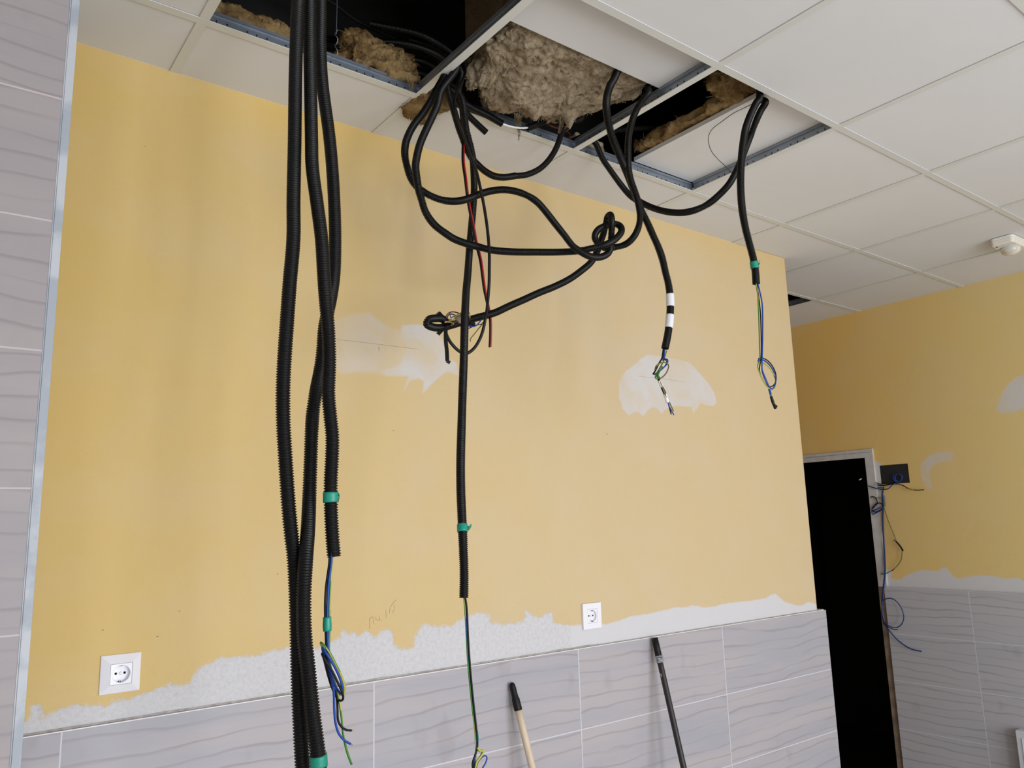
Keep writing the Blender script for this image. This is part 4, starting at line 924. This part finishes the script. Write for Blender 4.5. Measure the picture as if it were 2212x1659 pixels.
for _ in range(26):
    p0 = T_ + d * R.uniform(.060, .078); dr_ = np.array([R.uniform(-1, 1), R.uniform(-1, -.1), R.uniform(-.3, 1)]); dr_ /= np.linalg.norm(dr_); p0 = p0 + dr_ * .010
    C = np.array([p0 + dr_ * q + np.array([0, 0, -q * q * 8]) for q in np.linspace(0, R.uniform(.006, .013), 5)]); m.rings(sweep(C, .0004, 4), True, True)
o = m.build('loose_threads', MAT['rag'], None); o['kind'] = 'stuff'; adopt(root, o)

# ------------------------------------------------------------------ detector on the ceiling
c0 = np.array([3.378, -.515]); root = empty('ceiling_detector', (3.43, -.465, H), 'white square ceiling detector with a rounded dome, at the right edge above the tiles', 'detector')
def rsq(x0, x1, y0, y1, r, z, n=6):
    out = []
    for cx, cy, a0 in ((x1 - r, y1 - r, 0), (x0 + r, y1 - r, 90), (x0 + r, y0 + r, 180), (x1 - r, y0 + r, 270)):
        for i in range(n): q = math.radians(a0 + 90 * i / (n - 1)); out.append((cx + r * math.cos(q), cy + r * math.sin(q), z))
    return out
x0, x1, y0, y1 = 3.378, 3.56, -.515, -.420
prof = [(.0, .000), (.0, -.009), (.0025, -.010), (.0025, -.012), (.0, -.013), (.0, -.021), (.0025, -.022), (.0025, -.024), (.0005, -.025), (.001, -.032), (.005, -.035)]
m = MB(); m.rings([rsq(x0 + a, x1 - a, y0 + a, y1 - a, .014, H + z) for a, z in prof], True, True); o = m.build('base', MAT['detector'], None, False); adopt(root, o)
m = MB(); cx, cy = 3.468, -.468
m.rings([[(cx + r_ * math.cos(q), cy + r_ * math.sin(q), H + z) for q in np.linspace(0, 6.283, 25)[:-1]] for r_, z in [(.040, -.034), (.042, -.044), (.038, -.056), (.028, -.065), (.014, -.070), (.002, -.071)]], True, True)
o = m.build('dome', MAT['dome'], None, True); adopt(root, o)
m = MB(); m.box(3.395, 3.402, -.440, -.436, H - .0385, H - .034); o = m.build('latch', MAT['hole'], None); adopt(root, o)

# ------------------------------------------------------------------ chased box in the right wall, with cables
m = MB(); y0, y1, z0, z1 = boxy0 + .002, boxy1 - .002, boxz0 + .002, boxz1 - .002; dx = .07
XB = EX + .001
m.quad((XB, y0, z0), (XB + dx, y0, z0), (XB + dx, y0, z1), (XB, y0, z1)); m.quad((XB, y1, z0), (XB, y1, z1), (XB + dx, y1, z1), (XB + dx, y1, z0)); m.quad((XB, y0, z0), (XB, y1, z0), (XB + dx, y1, z0), (XB + dx, y0, z0)); m.quad((XB, y0, z1), (XB + dx, y0, z1), (XB + dx, y1, z1), (XB, y1, z1)); m.quad((XB + dx, y0, z0), (XB + dx, y1, z0), (XB + dx, y1, z1), (XB + dx, y0, z1))
jb = empty('junction_box', (EX, (y0 + y1) / 2, (z0 + z1) / 2), 'open black junction box sunk in the ochre wall beside the door frame', 'junction box')
o = m.build('box', MAT['rubber'], None); adopt(jb, o)
def far(pts, off=.02): return [U(p[0], p[1], 0, EX - (p[2] if len(p) > 2 else off)) for p in pts]
def fw(info, pts, mat, r, off=.02, label=None, name='wire'):
    o = rope(name, far(pts, off), r, MAT[mat], None, 8, .004, uv=(mat == 'wgreen')); adopt(info['root'], o)
    if label: o['label'] = label
ji = dict(root=jb)
fw(ji, [(1941, 1020, -.03), (1932, 1024, 0), (1929, 1033), (1936, 1041), (1946, 1038), (1948, 1028), (1941, 1023), (1934, 1028), (1934, 1038), (1940, 1045)], 'wblue', .0030, .012, 'blue wire coil')
fw(ji, [(1925, 1015, -.05), (1932, 1025, -.02), (1938, 1040, 0)], 'wgrey', .003, .0, 'grey plastic scrap')
m = MB(); P_ = far([(1908, 1040, -.02), (1905, 1012, -.04), (1916, 1028, -.03), (1925, 1042, -.01)])
m.quad(*P_); o = m.build('plastic_sheet', plain('smoky_plastic', srgb(58, 62, 68), .3), None); adopt(jb, o); md = o.modifiers.new('s', 'SOLIDIFY'); md.thickness = .001
m = MB(); P_ = far([(1930, 1018, -.05), (1936, 1008, -.05), (1938, 1010, -.05), (1932, 1020, -.05)]); m.quad(*P_); o = m.build('clip', MAT['wgrey'], None); adopt(jb, o); md = o.modifiers.new('s', 'SOLIDIFY'); md.thickness = .001
def wallcable(label, segs, group='thin wires hanging at the junction box'):
    P0 = far(segs[0][0][:1])[0]; r_ = empty('electric_wire', tuple(P0), label, 'wire', group); inf = dict(root=r_)
    for pts, mat, rad, off, lab in segs: fw(inf, pts, mat, rad, off, lab)
    return inf
wallcable('thin dark wire with a red joint sticking out right of the junction box', [([(1937.7, 1044.6, .0), (1950.7, 1048.7), (1958, 1052.5), (1966, 1056), (1978, 1058.5), (1996, 1058)], 'wblack', .0026, .02, None), ([(1957, 1052.5), (1962, 1055)], 'wred', .0038, .021, 'red joint'), ([(1963, 1055.5), (1975, 1058.6)], 'wgreen', .0030, .021, 'green end')])
wallcable('dark blue wires running left from the junction box over the white door frame', [([(1937.7, 1043, .0), (1926, 1049), (1918, 1056), (1905, 1057), (1889, 1054), (1876.5, 1049.5)], 'wnavy', .0030, .022, None), ([(1938, 1045, .0), (1920, 1047), (1905, 1049), (1895, 1047.5)], 'wblack', .0034, .022, None), ([(1930, 1046, .0), (1910, 1045), (1900, 1045.5), (1892, 1042.5)], 'wblack', .0024, .024, None), ([(1896, 1053), (1907, 1053)], 'wolive', .0032, .018, None)])
wallcable('coil of dark and blue wires on the white door frame below the junction box', [([(1881, 1074), (1887, 1073), (1893, 1078), (1895, 1086), (1889, 1094), (1884, 1100), (1884, 1108)], 'wblack', .0030, .022, None), ([(1908, 1092), (1902, 1087), (1895, 1087), (1889, 1092), (1885, 1098)], 'wblack', .0030, .026, None), ([(1907, 1096), (1902, 1101), (1892, 1106), (1885, 1104), (1884, 1098), (1892, 1091), (1897, 1087)], 'wnavy', .0034, .024, None), ([(1908, 1098), (1900, 1104), (1890, 1109), (1885, 1111), (1884, 1104), (1892, 1101), (1903, 1095)], 'wnavy', .0030, .028, None), ([(1893, 1077), (1898, 1075), (1903, 1077)], 'wolive', .0022, .02, None)])
wallcable('long blue wire dropping beside the door frame, looping and ending over grey tiles', [([(1909, 1052, .0), (1907, 1065), (1908, 1090), (1907.5, 1122.8), (1910, 1171.6), (1912, 1205), (1912.7, 1239, .03), (1909.5, 1270, .05), (1907, 1295, .06), (1904.5, 1320, .06), (1908, 1340, .06), (1914, 1352, .06), (1925, 1367, .06), (1943, 1386, .055), (1968.5, 1402, .05), (1991, 1407, .045)], 'wnavy', .0034, .018, None),
   ([(1905, 1060), (1905.5, 1090), (1906, 1130), (1908.5, 1171.6), (1910, 1200), (1910.5, 1239, .03), (1907, 1272, .05), (1904.5, 1300, .06), (1906, 1325, .065), (1912, 1345, .065), (1922, 1353, .065), (1935, 1356, .065), (1946, 1350, .065), (1952, 1338, .065), (1950.5, 1322, .065), (1943, 1307, .065), (1934, 1297, .065), (1925, 1292.7, .065), (1916, 1293, .065), (1908, 1297, .065)], 'wnavy', .0028, .018, None),
   ([(1908, 1345, .07), (1918, 1354, .07), (1930, 1359.5, .07), (1940, 1360, .07)], 'wblack', .0022, .03, None), ([(1911.5, 1094), (1910.5, 1080), (1909, 1070)], 'wgrey', .0042, .016, 'grey sheath'), ([(1908, 1072), (1907.5, 1100), (1908.5, 1150)], 'wgrey', .0046, .013, 'grey sheath')])
wallcable('olive wire hanging in a bow right of the door frame, taped at its kink', [([(1909, 1090), (1911.6, 1103), (1921, 1131), (1931, 1155), (1937, 1170), (1944, 1180), (1948.5, 1188), (1948.5, 1196), (1946.6, 1209), (1941, 1219), (1937.7, 1223)], 'wolive', .0026, .022, None),
   ([(1936, 1170), (1943, 1178), (1951, 1190)], 'btape', .0046, .022, 'black tape'), ([(1930, 1166), (1937, 1171)], 'btape', .0022, .024, None), ([(1937.7, 1223), (1930, 1230), (1920, 1236), (1912, 1239.5), (1903, 1240)], 'wgreen', .0028, .022, None), ([(1932, 1228.5), (1927, 1232.5)], 'wred', .0036, .022, 'red joint')])
fleck = rope('electric_wire', [np.array([EX - .02, .70, U(1876, 1036, 0, EX)[2]]), U(1861, 1034, 0, EX - .02)], .0030, MAT['wwhite']); tag(fleck, 'short pale wire tip poking across the dark doorway left of the frame', 'wire')

# ------------------------------------------------------------------ white wall box at the bottom right corner
c = U(2192, 1577, 0, EX - .085); yb = c[1]; zb = c[2]
root = empty('wall_cabinet', (EX - .03, yb - .2, zb - .5), 'white metal box with a recessed pale door, on grey tiles at the bottom right corner', 'cabinet')
m = MB(); m.box(EX - .085, EX - .030, yb - .40, yb, zb - .50, zb); o = m.build('casing', plain('white_metal', srgb(206, 208, 214), .35), None, bevel=.004); adopt(root, o)
m = MB(); m.box(EX - .089, EX - .085, yb - .375, yb - .026, zb - .475, zb - .033); o = m.build('door', plain('pale_blue_white_metal', srgb(222, 230, 242), .2), None, bevel=.002); adopt(root, o)
